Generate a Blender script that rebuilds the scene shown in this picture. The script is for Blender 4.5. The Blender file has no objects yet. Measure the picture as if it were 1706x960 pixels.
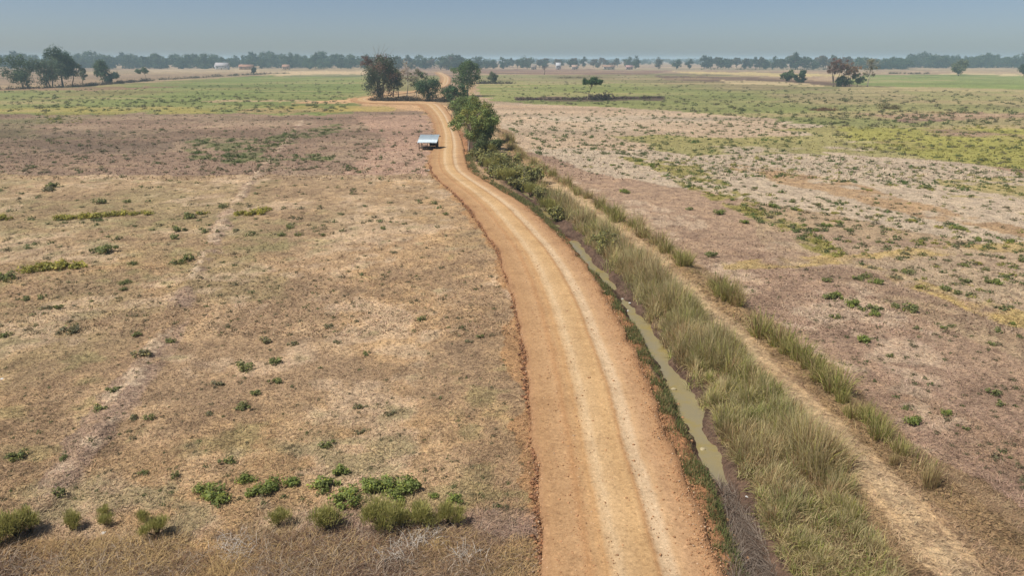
import bpy, math, random
import numpy as np
from mathutils import Vector

# ------------------------------------------------------------------ camera, sky, sun, exposure
SC = bpy.context.scene
COL = SC.collection
H, F, CX, CY, HOR = 15.0, 1196.0, 853.0, 480.0, 98.0
PITCH = math.atan((CY - HOR) / F)
cam_d = bpy.data.cameras.new('camera'); cam = bpy.data.objects.new('camera', cam_d); COL.objects.link(cam)
cam.location = (0, 0, H); cam.rotation_euler = (math.pi / 2 - PITCH, 0, 0)
cam_d.sensor_width = 36; cam_d.lens = 36 * F / 1706; cam_d.clip_start = 0.1; cam_d.clip_end = 60000
SC.camera = cam

SUN_EL = math.radians(58); SUN_DIR = Vector((-0.93, -0.36, 0)).normalized()   # horizontal direction towards the sun
W = bpy.data.worlds.new('World'); SC.world = W; W.use_nodes = True
nt = W.node_tree; bg = nt.nodes['Background']
sky = nt.nodes.new('ShaderNodeTexSky'); sky.sky_type = 'NISHITA'; sky.sun_disc = False
sky.sun_elevation = SUN_EL; sky.sun_rotation = math.atan2(SUN_DIR.x, SUN_DIR.y)
sky.altitude = 0; sky.air_density = 0.55; sky.dust_density = 0.9; sky.ozone_density = 0.0
nt.links.new(sky.outputs[0], bg.inputs[0]); bg.inputs[1].default_value = 0.09
sun_d = bpy.data.lights.new('sun', 'SUN'); sun = bpy.data.objects.new('sun', sun_d); COL.objects.link(sun)
sun_d.energy = 4.6; sun_d.angle = math.radians(0.6); sun_d.color = (1, 0.95, 0.87)
sd = Vector((SUN_DIR.x * math.cos(SUN_EL), SUN_DIR.y * math.cos(SUN_EL), math.sin(SUN_EL)))
sun.rotation_euler = sd.to_track_quat('Z', 'Y').to_euler(); sun.location = (-30, -10, 60)
SC.view_settings.view_transform = 'Standard'; SC.view_settings.look = 'None'
SC.view_settings.exposure = 0.0; SC.view_settings.gamma = 1.0
SC.render.engine = 'CYCLES'
SC.cycles.use_denoising = True
SC.cycles.max_bounces = 6; SC.cycles.diffuse_bounces = 2; SC.cycles.glossy_bounces = 2
SC.cycles.transparent_max_bounces = 6; SC.cycles.volume_bounces = 1
HAZE_DENSITY = 0.0003; HAZE_COLOR = (0.60, 0.84, 1.0, 1)
ALB = 0.86            # sunlit picture value -> base colour

# ------------------------------------------------------------------ helpers
rng = np.random.default_rng(7); random.seed(7)
cP, sP = math.cos(PITCH), math.sin(PITCH)
def G(px, py, z=0.0):
    """picture direction met with the level plane at height z"""
    px = np.asarray(px, float); py = np.asarray(py, float)
    a = (px - CX) / F; b = (CY - py) / F
    dy = cP + b * sP; dz = -sP + b * cP
    t = (z - H) / dz
    return np.stack([a * t, dy * t, np.full_like(t, 0) + z], -1)
def g1(px, py, z=0.0):
    p = G(px, py, z); return float(p[0]), float(p[1])
def ppm(x, y):
    """picture pixels per metre at a ground point"""
    return F / (y * cP + H * sP)
def PX(x, y, z=0.0):
    d = y * cP + (H - z) * sP
    u = CX + F * x / d; v = CY - F * (y * sP - (H - z) * cP) / d
    return u, v, d
def s2l(c):
    c = np.asarray(c, float) / 255.0
    return np.where(c <= 0.04045, c / 12.92, ((c + 0.055) / 1.055) ** 2.4)
def alb(*c): return s2l(c) * ALB
def _h(ix, iy, s):
    n = (ix * 374761393 + iy * 668265263 + s * 974634211) & 0xFFFFFFFF
    n = ((n ^ (n >> 13)) * 1274126177) & 0xFFFFFFFF
    return ((n ^ (n >> 16)) & 0xFFFF) / 65535.0
def vn(x, y, s=0):
    x = np.asarray(x, float); y = np.asarray(y, float)
    ix = np.floor(x).astype(np.int64); iy = np.floor(y).astype(np.int64)
    fx = x - ix; fy = y - iy; fx = fx * fx * (3 - 2 * fx); fy = fy * fy * (3 - 2 * fy)
    a = _h(ix, iy, s); b = _h(ix + 1, iy, s); c = _h(ix, iy + 1, s); d = _h(ix + 1, iy + 1, s)
    return (a * (1 - fx) + b * fx) * (1 - fy) + (c * (1 - fx) + d * fx) * fy
def fbm(x, y, wl, o=4, s=0):
    v = 0; a = 0.5; t = 0; f = 1.0 / wl
    for k in range(o):
        v = v + a * vn(x * f + 17.3 * k, y * f - 9.1 * k, s + k * 13); t += a; a *= 0.55; f *= 2.07
    return v / t
def sst(a, b, x):
    t = np.clip((x - a) / (b - a), 0, 1); return t * t * (3 - 2 * t)

class MB:
    """collects triangles with point colours and builds one mesh"""
    def __init__(s): s.V = []; s.T = []; s.C = []; s.n = 0
    def add(s, V, T, C):
        V = np.asarray(V, np.float32).reshape(-1, 3); T = np.asarray(T, np.int64).reshape(-1, 3)
        C = np.asarray(C, np.float32)
        if C.ndim == 1: C = np.tile(C[:3], (len(V), 1))
        s.V.append(V); s.T.append(T + s.n); s.C.append(C[:, :3]); s.n += len(V); return s
    def mesh(s, name, mat, smooth=False):
        V = np.concatenate(s.V); T = np.concatenate(s.T); C = np.concatenate(s.C)
        me = bpy.data.meshes.new(name)
        me.vertices.add(len(V)); me.vertices.foreach_set('co', V.ravel())
        me.loops.add(len(T) * 3); me.loops.foreach_set('vertex_index', T.ravel().astype(np.int32))
        me.polygons.add(len(T)); me.polygons.foreach_set('loop_start', np.arange(0, len(T) * 3, 3, dtype=np.int32))
        if smooth: me.polygons.foreach_set('use_smooth', np.ones(len(T), bool))
        at = me.attributes.new('Col', 'FLOAT_COLOR', 'POINT')
        at.data.foreach_set('color', np.concatenate([C, np.ones((len(C), 1))], 1).astype(np.float32).ravel())
        me.materials.append(mat); me.update(); me.validate(); return me

def tag(o, label=None, cat=None, group=None, kind=None):
    if label: o['label'] = label
    if cat: o['category'] = cat
    if group: o['group'] = group
    if kind: o['kind'] = kind
    return o
def obj(name, me, parent=None, loc=(0, 0, 0), rz=0.0, sc=1.0):
    o = bpy.data.objects.new(name, me); COL.objects.link(o); o.location = loc; o.rotation_euler = (0, 0, rz)
    o.scale = (sc, sc, sc) if np.isscalar(sc) else sc
    if parent is not None: o.parent = parent
    return o
def empty(name, loc, rz=0.0, sc=1.0): 
    o = obj(name, None, None, loc, rz, sc); o.empty_display_size = 0.3; return o

def boxmb(mb, c, s, col, R=None):
    c = np.asarray(c, float); s = np.asarray(s, float) / 2
    V = np.array([[x, y, z] for x in (-1, 1) for y in (-1, 1) for z in (-1, 1)], float) * s
    if R is not None: V = V @ np.asarray(R).T
    Q = [(0, 1, 3, 2), (4, 6, 7, 5), (0, 4, 5, 1), (2, 3, 7, 6), (0, 2, 6, 4), (1, 5, 7, 3)]
    T = [t for q in Q for t in ((q[0], q[1], q[2]), (q[0], q[2], q[3]))]
    return mb.add(V + c, T, col)
def tubemb(mb, P, R, col, n=6):
    P = np.asarray(P, float); m = len(P); V = []
    for i in range(m):
        d = P[min(i + 1, m - 1)] - P[max(i - 1, 0)]; d /= (np.linalg.norm(d) + 1e-9)
        a = np.cross(d, (0.3, 0.9, 0.1)); a /= (np.linalg.norm(a) + 1e-9); b = np.cross(d, a)
        th = np.arange(n) * 2 * math.pi / n
        V.append(P[i] + R[i] * (np.cos(th)[:, None] * a + np.sin(th)[:, None] * b))
    T = []
    for i in range(m - 1):
        for k in range(n):
            k2 = (k + 1) % n; A, B, C_, D = i * n + k, i * n + k2, (i + 1) * n + k2, (i + 1) * n + k
            T += [(A, B, C_), (A, C_, D)]
    for k in range(1, n - 1): T += [((m - 1) * n, (m - 1) * n + k, (m - 1) * n + k + 1), (0, k + 1, k)]
    return mb.add(np.concatenate(V), T, col)
def blades(mb, base, az, lean, L, w, col, tipcol=None, droop=0.35):
    """grass blades: two segments and a tip, arching over towards az"""
    n = len(base); base = np.asarray(base, float)
    D = np.stack([np.cos(az), np.sin(az), np.zeros(n)], 1); S = np.stack([-np.sin(az), np.cos(az), np.zeros(n)], 1)
    L = np.broadcast_to(L, n); lean = np.broadcast_to(lean, n); w = np.broadcast_to(w, n)
    tw = rng.uniform(-0.9, 0.9, n); S = S * np.cos(tw)[:, None] + D * np.sin(tw)[:, None]
    def P(u):
        hz = np.sin(lean) * L * u ** 1.6 ; vz = np.cos(lean) * L * u - droop * np.sin(lean) * L * u * u
        return base + D * hz[:, None] + np.array([0, 0, 1.0]) * vz[:, None]
    p0, p1, p2 = P(0.0), P(0.55), P(1.0)
    hw = (w / 2)[:, None] * S
    V = np.stack([p0 - hw, p0 + hw, p1 - hw * .8, p1 + hw * .8, p2], 1).reshape(-1, 3)
    i = (np.arange(n) * 5)[:, None]
    T = np.concatenate([i + [0, 1, 3], i + [0, 3, 2], i + [2, 3, 4]], 1).reshape(-1, 3)
    col = np.asarray(col, float)
    tc = col if tipcol is None else np.asarray(tipcol, float)
    C = np.stack([col, col, (col + tc) / 2, (col + tc) / 2, tc], 1).reshape(-1, 3)
    return mb.add(V, T, C)
def leaves(mb, pos, nrm, L, Wd, col):
    """lozenge leaves lying across direction nrm"""
    n = len(pos); r = rng.normal(size=(n, 3)); nrm = nrm / (np.linalg.norm(nrm, axis=1, keepdims=True) + 1e-9)
    a = np.cross(nrm, r); a /= (np.linalg.norm(a, axis=1, keepdims=True) + 1e-9); b = np.cross(nrm, a)
    L = np.broadcast_to(L, n)[:, None] / 2; Wd = np.broadcast_to(Wd, n)[:, None] / 2
    V = np.stack([pos - a * L, pos + b * Wd - nrm * Wd * .3, pos + a * L, pos - b * Wd - nrm * Wd * .3], 1).reshape(-1, 3)
    i = (np.arange(n) * 4)[:, None]
    T = np.concatenate([i + [0, 1, 2], i + [0, 2, 3]], 1).reshape(-1, 3)
    return mb.add(V, T, np.repeat(col, 4, axis=0))
def vary(c, n, amt=0.25, hue=0.06):
    c = np.asarray(c, float)
    return np.clip(c * rng.uniform(1 - amt, 1 + amt, (n, 1)) * rng.uniform(1 - hue, 1 + hue, (n, 3)), 0.003, 0.95)

# ------------------------------------------------------------------ materials
def mat_new(name):
    m = bpy.data.materials.new(name); m.use_nodes = True; t = m.node_tree
    return m, t, t.nodes['Principled BSDF'], t.nodes['Material Output']
def N(t, kind, **kw):
    n = t.nodes.new(kind)
    for k, v in kw.items():
        if k in n.inputs.keys(): n.inputs[k].default_value = v
        else: setattr(n, k, v)
    return n
def ramp(t, fac, stops):
    r = t.nodes.new('ShaderNodeValToRGB'); e = r.color_ramp.elements
    while len(e) < len(stops): e.new(0.5)
    for q, (p, c) in zip(e, stops):
        q.position = p; q.color = (*(c if not np.isscalar(c) else (c, c, c)), 1)
    t.links.new(fac, r.inputs[0]); return r.outputs[0]
def mul(t, a, b):
    m = N(t, 'ShaderNodeMix', data_type='RGBA', blend_type='MULTIPLY'); m.inputs[0].default_value = 1
    t.links.new(a, m.inputs[6]); t.links.new(b, m.inputs[7]); return m.outputs[2]
def noise(t, vec, scale, detail=4, rough=0.6):
    n = N(t, 'ShaderNodeTexNoise', Scale=scale, Detail=detail, Roughness=rough)
    t.links.new(vec, n.inputs['Vector']); return n.outputs['Fac']
def attr_mat(name, rough=0.9, trans=0.0, spec=0.15, grain=None, bump=0.0):
    m, t, p, out = mat_new(name)
    a = N(t, 'ShaderNodeAttribute', attribute_name='Col'); c = a.outputs['Color']
    if grain:
        tc = N(t, 'ShaderNodeTexCoord'); f = noise(t, tc.outputs['Object'], grain, 5, 0.65)
        c = mul(t, c, ramp(t, f, [(0.3, 0.62), (0.5, 1.0), (0.72, 1.3)]))
        if bump:
            b = N(t, 'ShaderNodeBump', Strength=0.7, Distance=bump); t.links.new(f, b.inputs['Height']); t.links.new(b.outputs[0], p.inputs['Normal'])
    t.links.new(c, p.inputs['Base Color']); p.inputs['Roughness'].default_value = rough
    p.inputs['Specular IOR Level'].default_value = spec
    if trans:
        tr = N(t, 'ShaderNodeBsdfTranslucent'); t.links.new(c, tr.inputs[0])
        mx = N(t, 'ShaderNodeMixShader'); mx.inputs[0].default_value = trans
        t.links.new(p.outputs[0], mx.inputs[1]); t.links.new(tr.outputs[0], mx.inputs[2]); t.links.new(mx.outputs[0], out.inputs[0])
    return m
M_LEAF = attr_mat('leaf', 0.6, 0.38, 0.25)
M_GRASS = attr_mat('grass_blade', 0.7, 0.36, 0.2)
M_DRY = attr_mat('dry_straw', 0.85, 0.12, 0.15)
M_BARK = attr_mat('bark', 0.95, 0, 0.1, grain=6, bump=0.03)
M_STONE = attr_mat('stone', 0.9, 0, 0.2, grain=9, bump=0.02)
M_WOOD = attr_mat('weathered_wood', 0.85, 0, 0.2, grain=14, bump=0.01)
M_PAINT = attr_mat('wall_paint', 0.8, 0, 0.2, grain=0.8)
M_PLASTIC = attr_mat('thin_plastic', 0.45, 0.2, 0.4)

m, t, p, out = mat_new('corrugated_metal')
tc = N(t, 'ShaderNodeTexCoord'); f = noise(t, tc.outputs['Object'], 2.5, 5)
t.links.new(ramp(t, f, [(0.3, (0.36, 0.44, 0.49)), (0.55, (0.50, 0.58, 0.62)), (0.75, (0.42, 0.44, 0.43))]), p.inputs['Base Color'])
p.inputs['Metallic'].default_value = 0.35; p.inputs['Roughness'].default_value = 0.5
M_METAL = m

def ground_mat():
    m, t, p, out = mat_new('dry_field_ground')
    a = N(t, 'ShaderNodeAttribute', attribute_name='Col'); tc = N(t, 'ShaderNodeTexCoord'); v = tc.outputs['Object']
    mp = N(t, 'ShaderNodeMapping'); mp.inputs['Rotation'].default_value = (0, 0, 0.35); mp.inputs['Scale'].default_value = (1, 0.7, 1); t.links.new(v, mp.inputs[0])
    mp2 = N(t, 'ShaderNodeMapping'); mp2.inputs['Rotation'].default_value = (0, 0, -0.6); mp2.inputs['Scale'].default_value = (0.8, 1.1, 1); t.links.new(v, mp2.inputs[0])
    n0 = noise(t, v, 0.22, 5, 0.6); n1 = noise(t, mp.outputs[0], 1.1, 6, 0.68); n2 = noise(t, mp2.outputs[0], 5.5, 5, 0.7); n3 = noise(t, v, 26, 3, 0.6)
    c = mul(t, a.outputs['Color'], ramp(t, n0, [(0.3, (0.84, 0.83, 0.83)), (0.5, 1.0), (0.7, (1.12, 1.1, 1.04))]))
    c = mul(t, c, ramp(t, n1, [(0.33, (0.56, 0.54, 0.54)), (0.48, 0.97), (0.68, (1.32, 1.30, 1.24))]))
    c = mul(t, c, ramp(t, n2, [(0.34, (0.45, 0.42, 0.40)), (0.46, 0.95), (0.66, (1.42, 1.40, 1.33))]))
    c = mul(t, c, ramp(t, n3, [(0.35, 0.66), (0.5, 1.0), (0.68, 1.3)]))
    t.links.new(c, p.inputs['Base Color']); p.inputs['Roughness'].default_value = 0.97; p.inputs['Specular IOR Level'].default_value = 0.05
    s = N(t, 'ShaderNodeMath', operation='MULTIPLY_ADD'); t.links.new(n1, s.inputs[0]); s.inputs[1].default_value = 1.0; t.links.new(n2, s.inputs[2])
    b = N(t, 'ShaderNodeBump', Strength=0.7, Distance=0.14); t.links.new(s.outputs[0], b.inputs['Height']); t.links.new(b.outputs[0], p.inputs['Normal'])
    return m
M_GROUND = ground_mat()

def road_mat():
    m, t, p, out = mat_new('laterite_road')
    uv = N(t, 'ShaderNodeUVMap'); sx = N(t, 'ShaderNodeSeparateXYZ'); t.links.new(uv.outputs[0], sx.inputs[0])
    tc = N(t, 'ShaderNodeTexCoord'); v = tc.outputs['Object']
    w = noise(t, v, 0.35, 4, 0.55); w2 = noise(t, v, 3.0, 3, 0.6)
    s1 = N(t, 'ShaderNodeMath', operation='MULTIPLY_ADD'); t.links.new(w, s1.inputs[0]); s1.inputs[1].default_value = 0.05; t.links.new(sx.outputs[0], s1.inputs[2])
    s2 = N(t, 'ShaderNodeMath', operation='MULTIPLY_ADD'); t.links.new(w2, s2.inputs[0]); s2.inputs[1].default_value = 0.025; t.links.new(s1.outputs[0], s2.inputs[2])
    s3 = N(t, 'ShaderNodeMath', operation='SUBTRACT'); t.links.new(s2.outputs[0], s3.inputs[0]); s3.inputs[1].default_value = 0.0375
    A = lambda *q: tuple(np.clip(alb(*q) * np.array([.99, 1.03, .98]), 0, 1))
    c = ramp(t, s3.outputs[0], [(0.0, A(168, 128, 96)), (0.05, A(186, 144, 106)), (0.20, A(192, 151, 113)), (0.245, A(188, 142, 102)), (0.29, A(198, 156, 115)),
        (0.34, A(202, 157, 113)), (0.375, A(214, 177, 138)), (0.42, A(216, 182, 145)), (0.46, A(209, 171, 130)), (0.56, A(205, 164, 120)), (0.605, A(206, 165, 121)), (0.635, A(194, 148, 106)),
        (0.67, A(217, 184, 150)), (0.73, A(216, 183, 150)), (0.77, A(206, 165, 126)), (0.84, A(194, 152, 116)), (0.93, A(192, 148, 110)), (1.0, A(182, 136, 100))])
    n1 = noise(t, v, 0.42, 6, 0.68); n2 = noise(t, v, 6, 5, 0.7); n3 = noise(t, v, 28, 3, 0.7)
    vo = N(t, 'ShaderNodeTexVoronoi', Scale=11.0); t.links.new(v, vo.inputs['Vector'])
    c = mul(t, c, ramp(t, n1, [(0.3, (0.82, 0.80, 0.79)), (0.5, 1.0), (0.7, (1.10, 1.11, 1.13))]))
    c = mul(t, c, ramp(t, n2, [(0.3, (0.80, 0.77, 0.75)), (0.5, 1.0), (0.7, (1.14, 1.14, 1.14))]))
    c = mul(t, c, ramp(t, n3, [(0.3, 0.74), (0.5, 1.0), (0.72, 1.22)]))
    sep = N(t, 'ShaderNodeSeparateColor'); t.links.new(vo.outputs['Color'], sep.inputs[0])
    c = mul(t, c, ramp(t, sep.outputs[0], [(0.0, 0.80), (0.2, 1.0), (0.9, 1.0), (1.0, 1.2)]))
    t.links.new(c, p.inputs['Base Color']); p.inputs['Roughness'].default_value = 0.95; p.inputs['Specular IOR Level'].default_value = 0.08
    b = N(t, 'ShaderNodeBump', Strength=0.6, Distance=0.04); t.links.new(n2, b.inputs['Height']); t.links.new(b.outputs[0], p.inputs['Normal'])
    return m
M_ROAD = road_mat()

def water_mat():
    m, t, p, out = mat_new('muddy_water')
    tc = N(t, 'ShaderNodeTexCoord'); f = noise(t, tc.outputs['Object'], 0.55, 4, 0.6)
    t.links.new(ramp(t, f, [(0.3, tuple(s2l((140, 130, 102)))), (0.5, tuple(s2l((146, 134, 100)))), (0.62, tuple(s2l((150, 134, 82)))), (0.75, tuple(s2l((132, 120, 92))))]), p.inputs['Base Color'])
    p.inputs['Roughness'].default_value = 0.06; p.inputs['Specular IOR Level'].default_value = 0.5
    g = noise(t, tc.outputs['Object'], 5, 2); b = N(t, 'ShaderNodeBump', Strength=0.08, Distance=0.02); t.links.new(g, b.inputs['Height']); t.links.new(b.outputs[0], p.inputs['Normal'])
    return m
M_WATER = water_mat()

# ------------------------------------------------------------------ lines of the place: road, ditch, footpath, bund
def resample(P, step):
    P = np.asarray(P, float); out = []
    Q = np.vstack([2 * P[0] - P[1], P, 2 * P[-1] - P[-2]])
    for i in range(1, len(Q) - 2):
        a, b, c, d = Q[i - 1], Q[i], Q[i + 1], Q[i + 2]
        n = max(2, int(np.linalg.norm((c - b)[:2]) / step))
        for u in np.arange(n) / n:
            out.append(0.5 * (2 * b + (c - a) * u + (2 * a - 5 * b + 4 * c - d) * u * u + (3 * b - a - 3 * c + d) * u ** 3))
    out.append(P[-1]); return np.array(out)
def poly_dist(x, y, P):
    """distance to a polyline, parameter index and signed side (+ is right of travel)"""
    best = np.full(len(x), 1e9); side = np.zeros(len(x)); idx = np.zeros(len(x))
    for i in range(len(P) - 1):
        ax, ay = P[i][:2]; bx, by = P[i + 1][:2]; dx, dy = bx - ax, by - ay; l2 = dx * dx + dy * dy + 1e-12
        u = np.clip(((x - ax) * dx + (y - ay) * dy) / l2, 0, 1)
        ex = x - ax - u * dx; ey = y - ay - u * dy; d = np.hypot(ex, ey); k = d < best
        best[k] = d[k]; side[k] = np.sign(dy * ex - dx * ey)[k]; idx[k] = (i + u)[k]
    return best, side, idx
RZ = 0.2
ROAD_PX = [(1010, 918, 1228), (960, 913, 1204), (900, 907, 1181), (840, 902, 1157), (780, 897, 1133), (720, 891, 1110), (680, 886, 1096), (640, 882, 1082), (595, 876, 1061), (560, 871, 1043), (520, 864, 1023),
           (480, 854, 1000), (450, 844, 980), (420, 832, 956), (390, 814, 927), (360, 792, 896), (340, 777, 872), (320, 757, 840), (300, 734, 806), (285, 721, 784), (270, 717, 776), (255, 719, 773), (240, 724, 771), (220, 727, 764), (200, 722, 754), (188, 714, 748)]
LE = np.array([g1(l, y, RZ) for y, l, r in ROAD_PX]); RE = np.array([g1(r, y, RZ) for y, l, r in ROAD_PX])
far = [(728, 178, 3.6), (708, 172.3, 3.8), (676, 171.3, 3.8), (640, 171, 3.6), (614, 169.5, 3.4), (600, 166, 3.2), (608, 162.5, 3.0), (640, 157.5, 3.0), (668, 154.5, 3.0), (697, 151, 3.0), (724, 146.5, 3.2), (738, 141, 3.5), (742, 134, 3.8), (741, 127, 4.2), (730, 120, 4.5)]
FC = resample(np.array([(*g1(a, b, RZ), w) for a, b, w in far]), 8.0)
fl, fr = [], []
for i in range(len(FC)):
    d = FC[min(i + 1, len(FC) - 1)][:2] - FC[max(i - 1, 0)][:2]; d /= np.linalg.norm(d); nrm = np.array([d[1], -d[0]])
    fl.append(FC[i][:2] - nrm * FC[i][2]); fr.append(FC[i][:2] + nrm * FC[i][2])
LE = np.vstack([LE, fl[1:]]); RE = np.vstack([RE, fr[1:]])
RIB = resample(np.hstack([LE, RE]), 0.5)
keep = [0]
for i in range(1, len(RIB)):
    c = (RIB[i, :2] + RIB[i, 2:]) / 2; c0 = (RIB[keep[-1], :2] + RIB[keep[-1], 2:]) / 2
    if np.linalg.norm(c - c0) > max(0.25, 0.006 * c[1]): keep.append(i)
RIB = RIB[keep]; RC = (RIB[:, :2] + RIB[:, 2:]) / 2
dRC = np.gradient(RC, axis=0); nRC = np.stack([dRC[:, 1], -dRC[:, 0]], 1) / np.linalg.norm(dRC, axis=1, keepdims=True)
RHW = np.abs(((RIB[:, 2:] - RIB[:, :2]) * nRC).sum(1)) / 2

WZ = -0.48
DITCH = resample(np.array([g1(a, b, WZ) for a, b in [(1300, 1020), (1262, 950), (1232, 870), (1207, 810), (1187, 772), (1168, 735), (1154, 695), (1133, 650), (1103, 600), (1082, 560), (1055, 525), (1035, 495), (1014, 470),
    (992, 450), (963, 412), (937, 384), (908, 352), (880, 328), (848, 303), (820, 280), (800, 262), (789, 246), (783, 228)]]), 1.5)
PATH = resample(np.array([g1(a, b) for a, b in [(1640, 1010), (1596, 950), (1552, 895), (1505, 845), (1461, 800), (1421, 762), (1381, 722), (1343, 682), (1313, 653), (1281, 625), (1245, 583), (1200, 538), (1166, 506), (1124, 466), (1090, 434), (1029, 384), (979, 348), (929, 313), (880, 287),
    (845, 264), (829, 243), (821, 215), (812, 195)]]), 1.5)
BUND = resample(np.array([g1(a, b) for a, b in [(1700, 900), (1610, 830), (1550, 792), (1497, 757), (1468, 728), (1430, 697), (1385, 650), (1340, 606), (1285, 570), (1215, 505), (1140, 447), (1100, 416), (1060, 390), (1000, 350), (960, 320), (920, 296), (880, 270), (856, 246), (838, 222)]]), 1.5)

RIDGE = resample(np.array([g1(a, b) for a, b in [(505, 200), (470, 245), (440, 275), (395, 335), (350, 410), (312, 480), (285, 530), (240, 600), (195, 672), (140, 748), (85, 822), (40, 880), (-40, 985)]]), 2.0)
def ditch_depth(x, y):
    m = (x > -25) & (x < 40) & (y > 5) & (y < 175)
    z = np.zeros(len(x)); d = np.full(len(x), 99.0); s = np.zeros(len(x))
    if m.any():
        dd, ss, ii = poly_dist(x[m], y[m], DITCH); d[m] = dd; s[m] = ss
        wob = (fbm(x[m], y[m], 1.4, 4, 5) - 0.5) * 1.15
        dry = sst(3.5, 11, ii)      # shallow and dry at the near end
        fade = 1 - sst(len(DITCH) - 22, len(DITCH) - 3, ii)
        pool = sst(18, 24, ii) * sst(.42, .60, fbm(x[m], y[m], 5.0, 2, 8))
        z[m] = -(0.74 - 0.28 * (1 - dry) - 0.34 * pool) * fade * (1 - sst(0.0, 1.0, dd + wob * .8))
    return z, d, s
def ground_z(x, y, full=False):
    x = np.asarray(x, float); y = np.asarray(y, float)
    near = np.exp(-np.hypot(x, y) / 120.0)
    z = (fbm(x, y, 6.0, 3, 1) - 0.5) * 0.16 * near + (fbm(x, y, 0.9, 2, 2) - 0.5) * 0.07 * near
    dz, dd, ds = ditch_depth(x, y); z = z * sst(0.5, 2.5, dd) + dz
    m = (y < 240) & (x > -40) & (x < 60)
    if m.any():
        b, _, _ = poly_dist(x[m], y[m], BUND); z[m] += 0.28 * np.exp(-(b / 0.7) ** 2)
        pd, _, _ = poly_dist(x[m], y[m], PATH); z[m] += 0.10 * np.exp(-(pd / 1.6) ** 2)
    m = (y < 190) & (x < -8) & (x > -80)
    if m.any():
        b, _, _ = poly_dist(x[m], y[m], RIDGE); z[m] += (0.05 + .24 * fbm(x[m], y[m], 1.1, 3, 66)) * np.exp(-(b / 0.55) ** 2)
    rd = np.full(len(x), 99.0); rs = np.zeros(len(x))
    m = (y < 900) & (x > -90) & (x < 40) & (y > 5)
    if m.any():
        P = RC[::2]; hw = RHW[::2]
        d, s, i = poly_dist(x[m], y[m], P); h = hw[np.clip(i.astype(int), 0, len(hw) - 1)]
        rd[m] = d - h; rs[m] = s
        inside = sst(0.45, -0.35, d - h)
        z[m] = z[m] * (1 - inside) + (-0.12) * inside
    if full: return z, dd, ds, rd, rs
    return z


# ------------------------------------------------------------------ the ground: one sheet out to the horizon
az = np.concatenate([np.arange(-180, -48, 4.0), np.linspace(-48, 48, 660), np.arange(51, 180, 4.0)]) * math.pi / 180
v = np.concatenate([np.arange(990, 300, -1.9), np.arange(300, 99.2, -1.0)])
rr = np.concatenate([[0.5, 3, 6, 9, 12, 15], G(np.full(len(v), CX), v)[:, 1], [22000, 30000]])
A, R = np.meshgrid(az, rr); X = (R * np.sin(A)).ravel(); Y = (R * np.cos(A)).ravel()
Z, DD, DS, RD, RS = ground_z(X, Y, True)
front = Y > 4
na, nr = len(az), len(rr)
def glook(arr, x, y):
    a = np.arctan2(x, y); r = np.hypot(x, y)
    return arr[np.clip(np.searchsorted(rr, r), 0, nr - 1) * na + np.clip(np.searchsorted(az, a), 0, na - 1)]
def gz(x, y): return float(glook(Z, np.array([x]), np.array([y]))[0])
def gza(x, y): return glook(Z, x, y)
U, VV, _ = PX(X, np.maximum(Y, 4.0)); U = np.where(front, U, -9999); VV = np.where(front, VV, 3000)
wamp = np.clip((VV - 95) / 25, 0.15, 6)
WU = U + (fbm(X, Y, 9, 4, 31) - .5) * 10 * wamp; WV = VV + (fbm(X, Y, 9, 4, 47) - .5) * 2.6 * wamp
rN = np.hypot(X, Y)
nzA = fbm(X, Y, np.clip(0.06 * rN, 1.2, 60) * 0 + 3.0, 4, 60); nzB = fbm(X, Y, 14, 4, 71); nzC = fbm(X, Y, 45, 3, 83); nzD = fbm(X, Y * 0.5, 170, 3, 91)

def inpoly(poly, u, v):
    P = np.asarray(poly, float); k = (u > P[:, 0].min()) & (u < P[:, 0].max()) & (v > P[:, 1].min()) & (v < P[:, 1].max())
    m = np.zeros(len(u), bool); uu, vv_ = u[k], v[k]; r = np.zeros(len(uu), bool); j = len(P) - 1
    for i in range(len(P)):
        x1, y1 = P[i]; x2, y2 = P[j]
        if y1 != y2: r ^= ((y1 > vv_) != (y2 > vv_)) & (uu < (x2 - x1) * (vv_ - y1) / (y2 - y1) + x1)
        j = i
    m[k] = r; return m
C = np.tile(alb(170, 143, 112), (len(X), 1))
def lay(mask, col, amt=1.0, patch=None, lo=0.45, hi=0.6):
    global C
    w = mask.astype(float) * amt
    if patch is not None: w = w * sst(lo, hi, patch)
    C = C * (1 - w[:, None]) + np.asarray(col) * w[:, None]
def plot(poly, c, amt=1.0, patch=None, lo=0.42, hi=0.58): lay(inpoly(poly, WU, WV), alb(*c), amt, patch, lo, hi)
allm = np.ones(len(X), bool)
# near left: straw stubble with bare purple soil showing
left_near = [(-900, 292), (690, 288), (735, 300), (832, 420), (870, 560), (905, 990), (-900, 990)]
plot(left_near, (178, 150, 119)); plot(left_near, (160, 136, 110), .5, nzB, .50, .66); plot(left_near, (186, 155, 114), .6, nzC, .5, .62); plot(left_near, (148, 138, 104), .4, nzB, .42, .30); plot(left_near, (196, 168, 134), .6, nzA, .56, .68)
plot([(-900, 292), (690, 288), (735, 300), (800, 370), (500, 420), (-900, 470)], (164, 142, 115), .55); plot([(-900, 300), (470, 300), (480, 500), (-900, 560)], (150, 138, 102), .5, nzB, .4, .6)
plot([(640, 300), (735, 300), (832, 420), (870, 560), (880, 800), (760, 760), (560, 560), (590, 400)], (188, 156, 118), .5, nzA, .35, .6)
nzE = fbm(X, Y, 7, 4, 161); nzF = fbm(X, Y, 1.6, 3, 171)
plot(left_near, (203, 178, 150), .6, nzE * .6 + nzF * .4, .53, .62); plot(left_near, (148, 125, 101), .55, nzE * .6 + nzF * .4, .47, .38); plot(left_near, (136, 132, 92), .45, nzF * .5 + nzC * .5, .55, .64)
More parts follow.
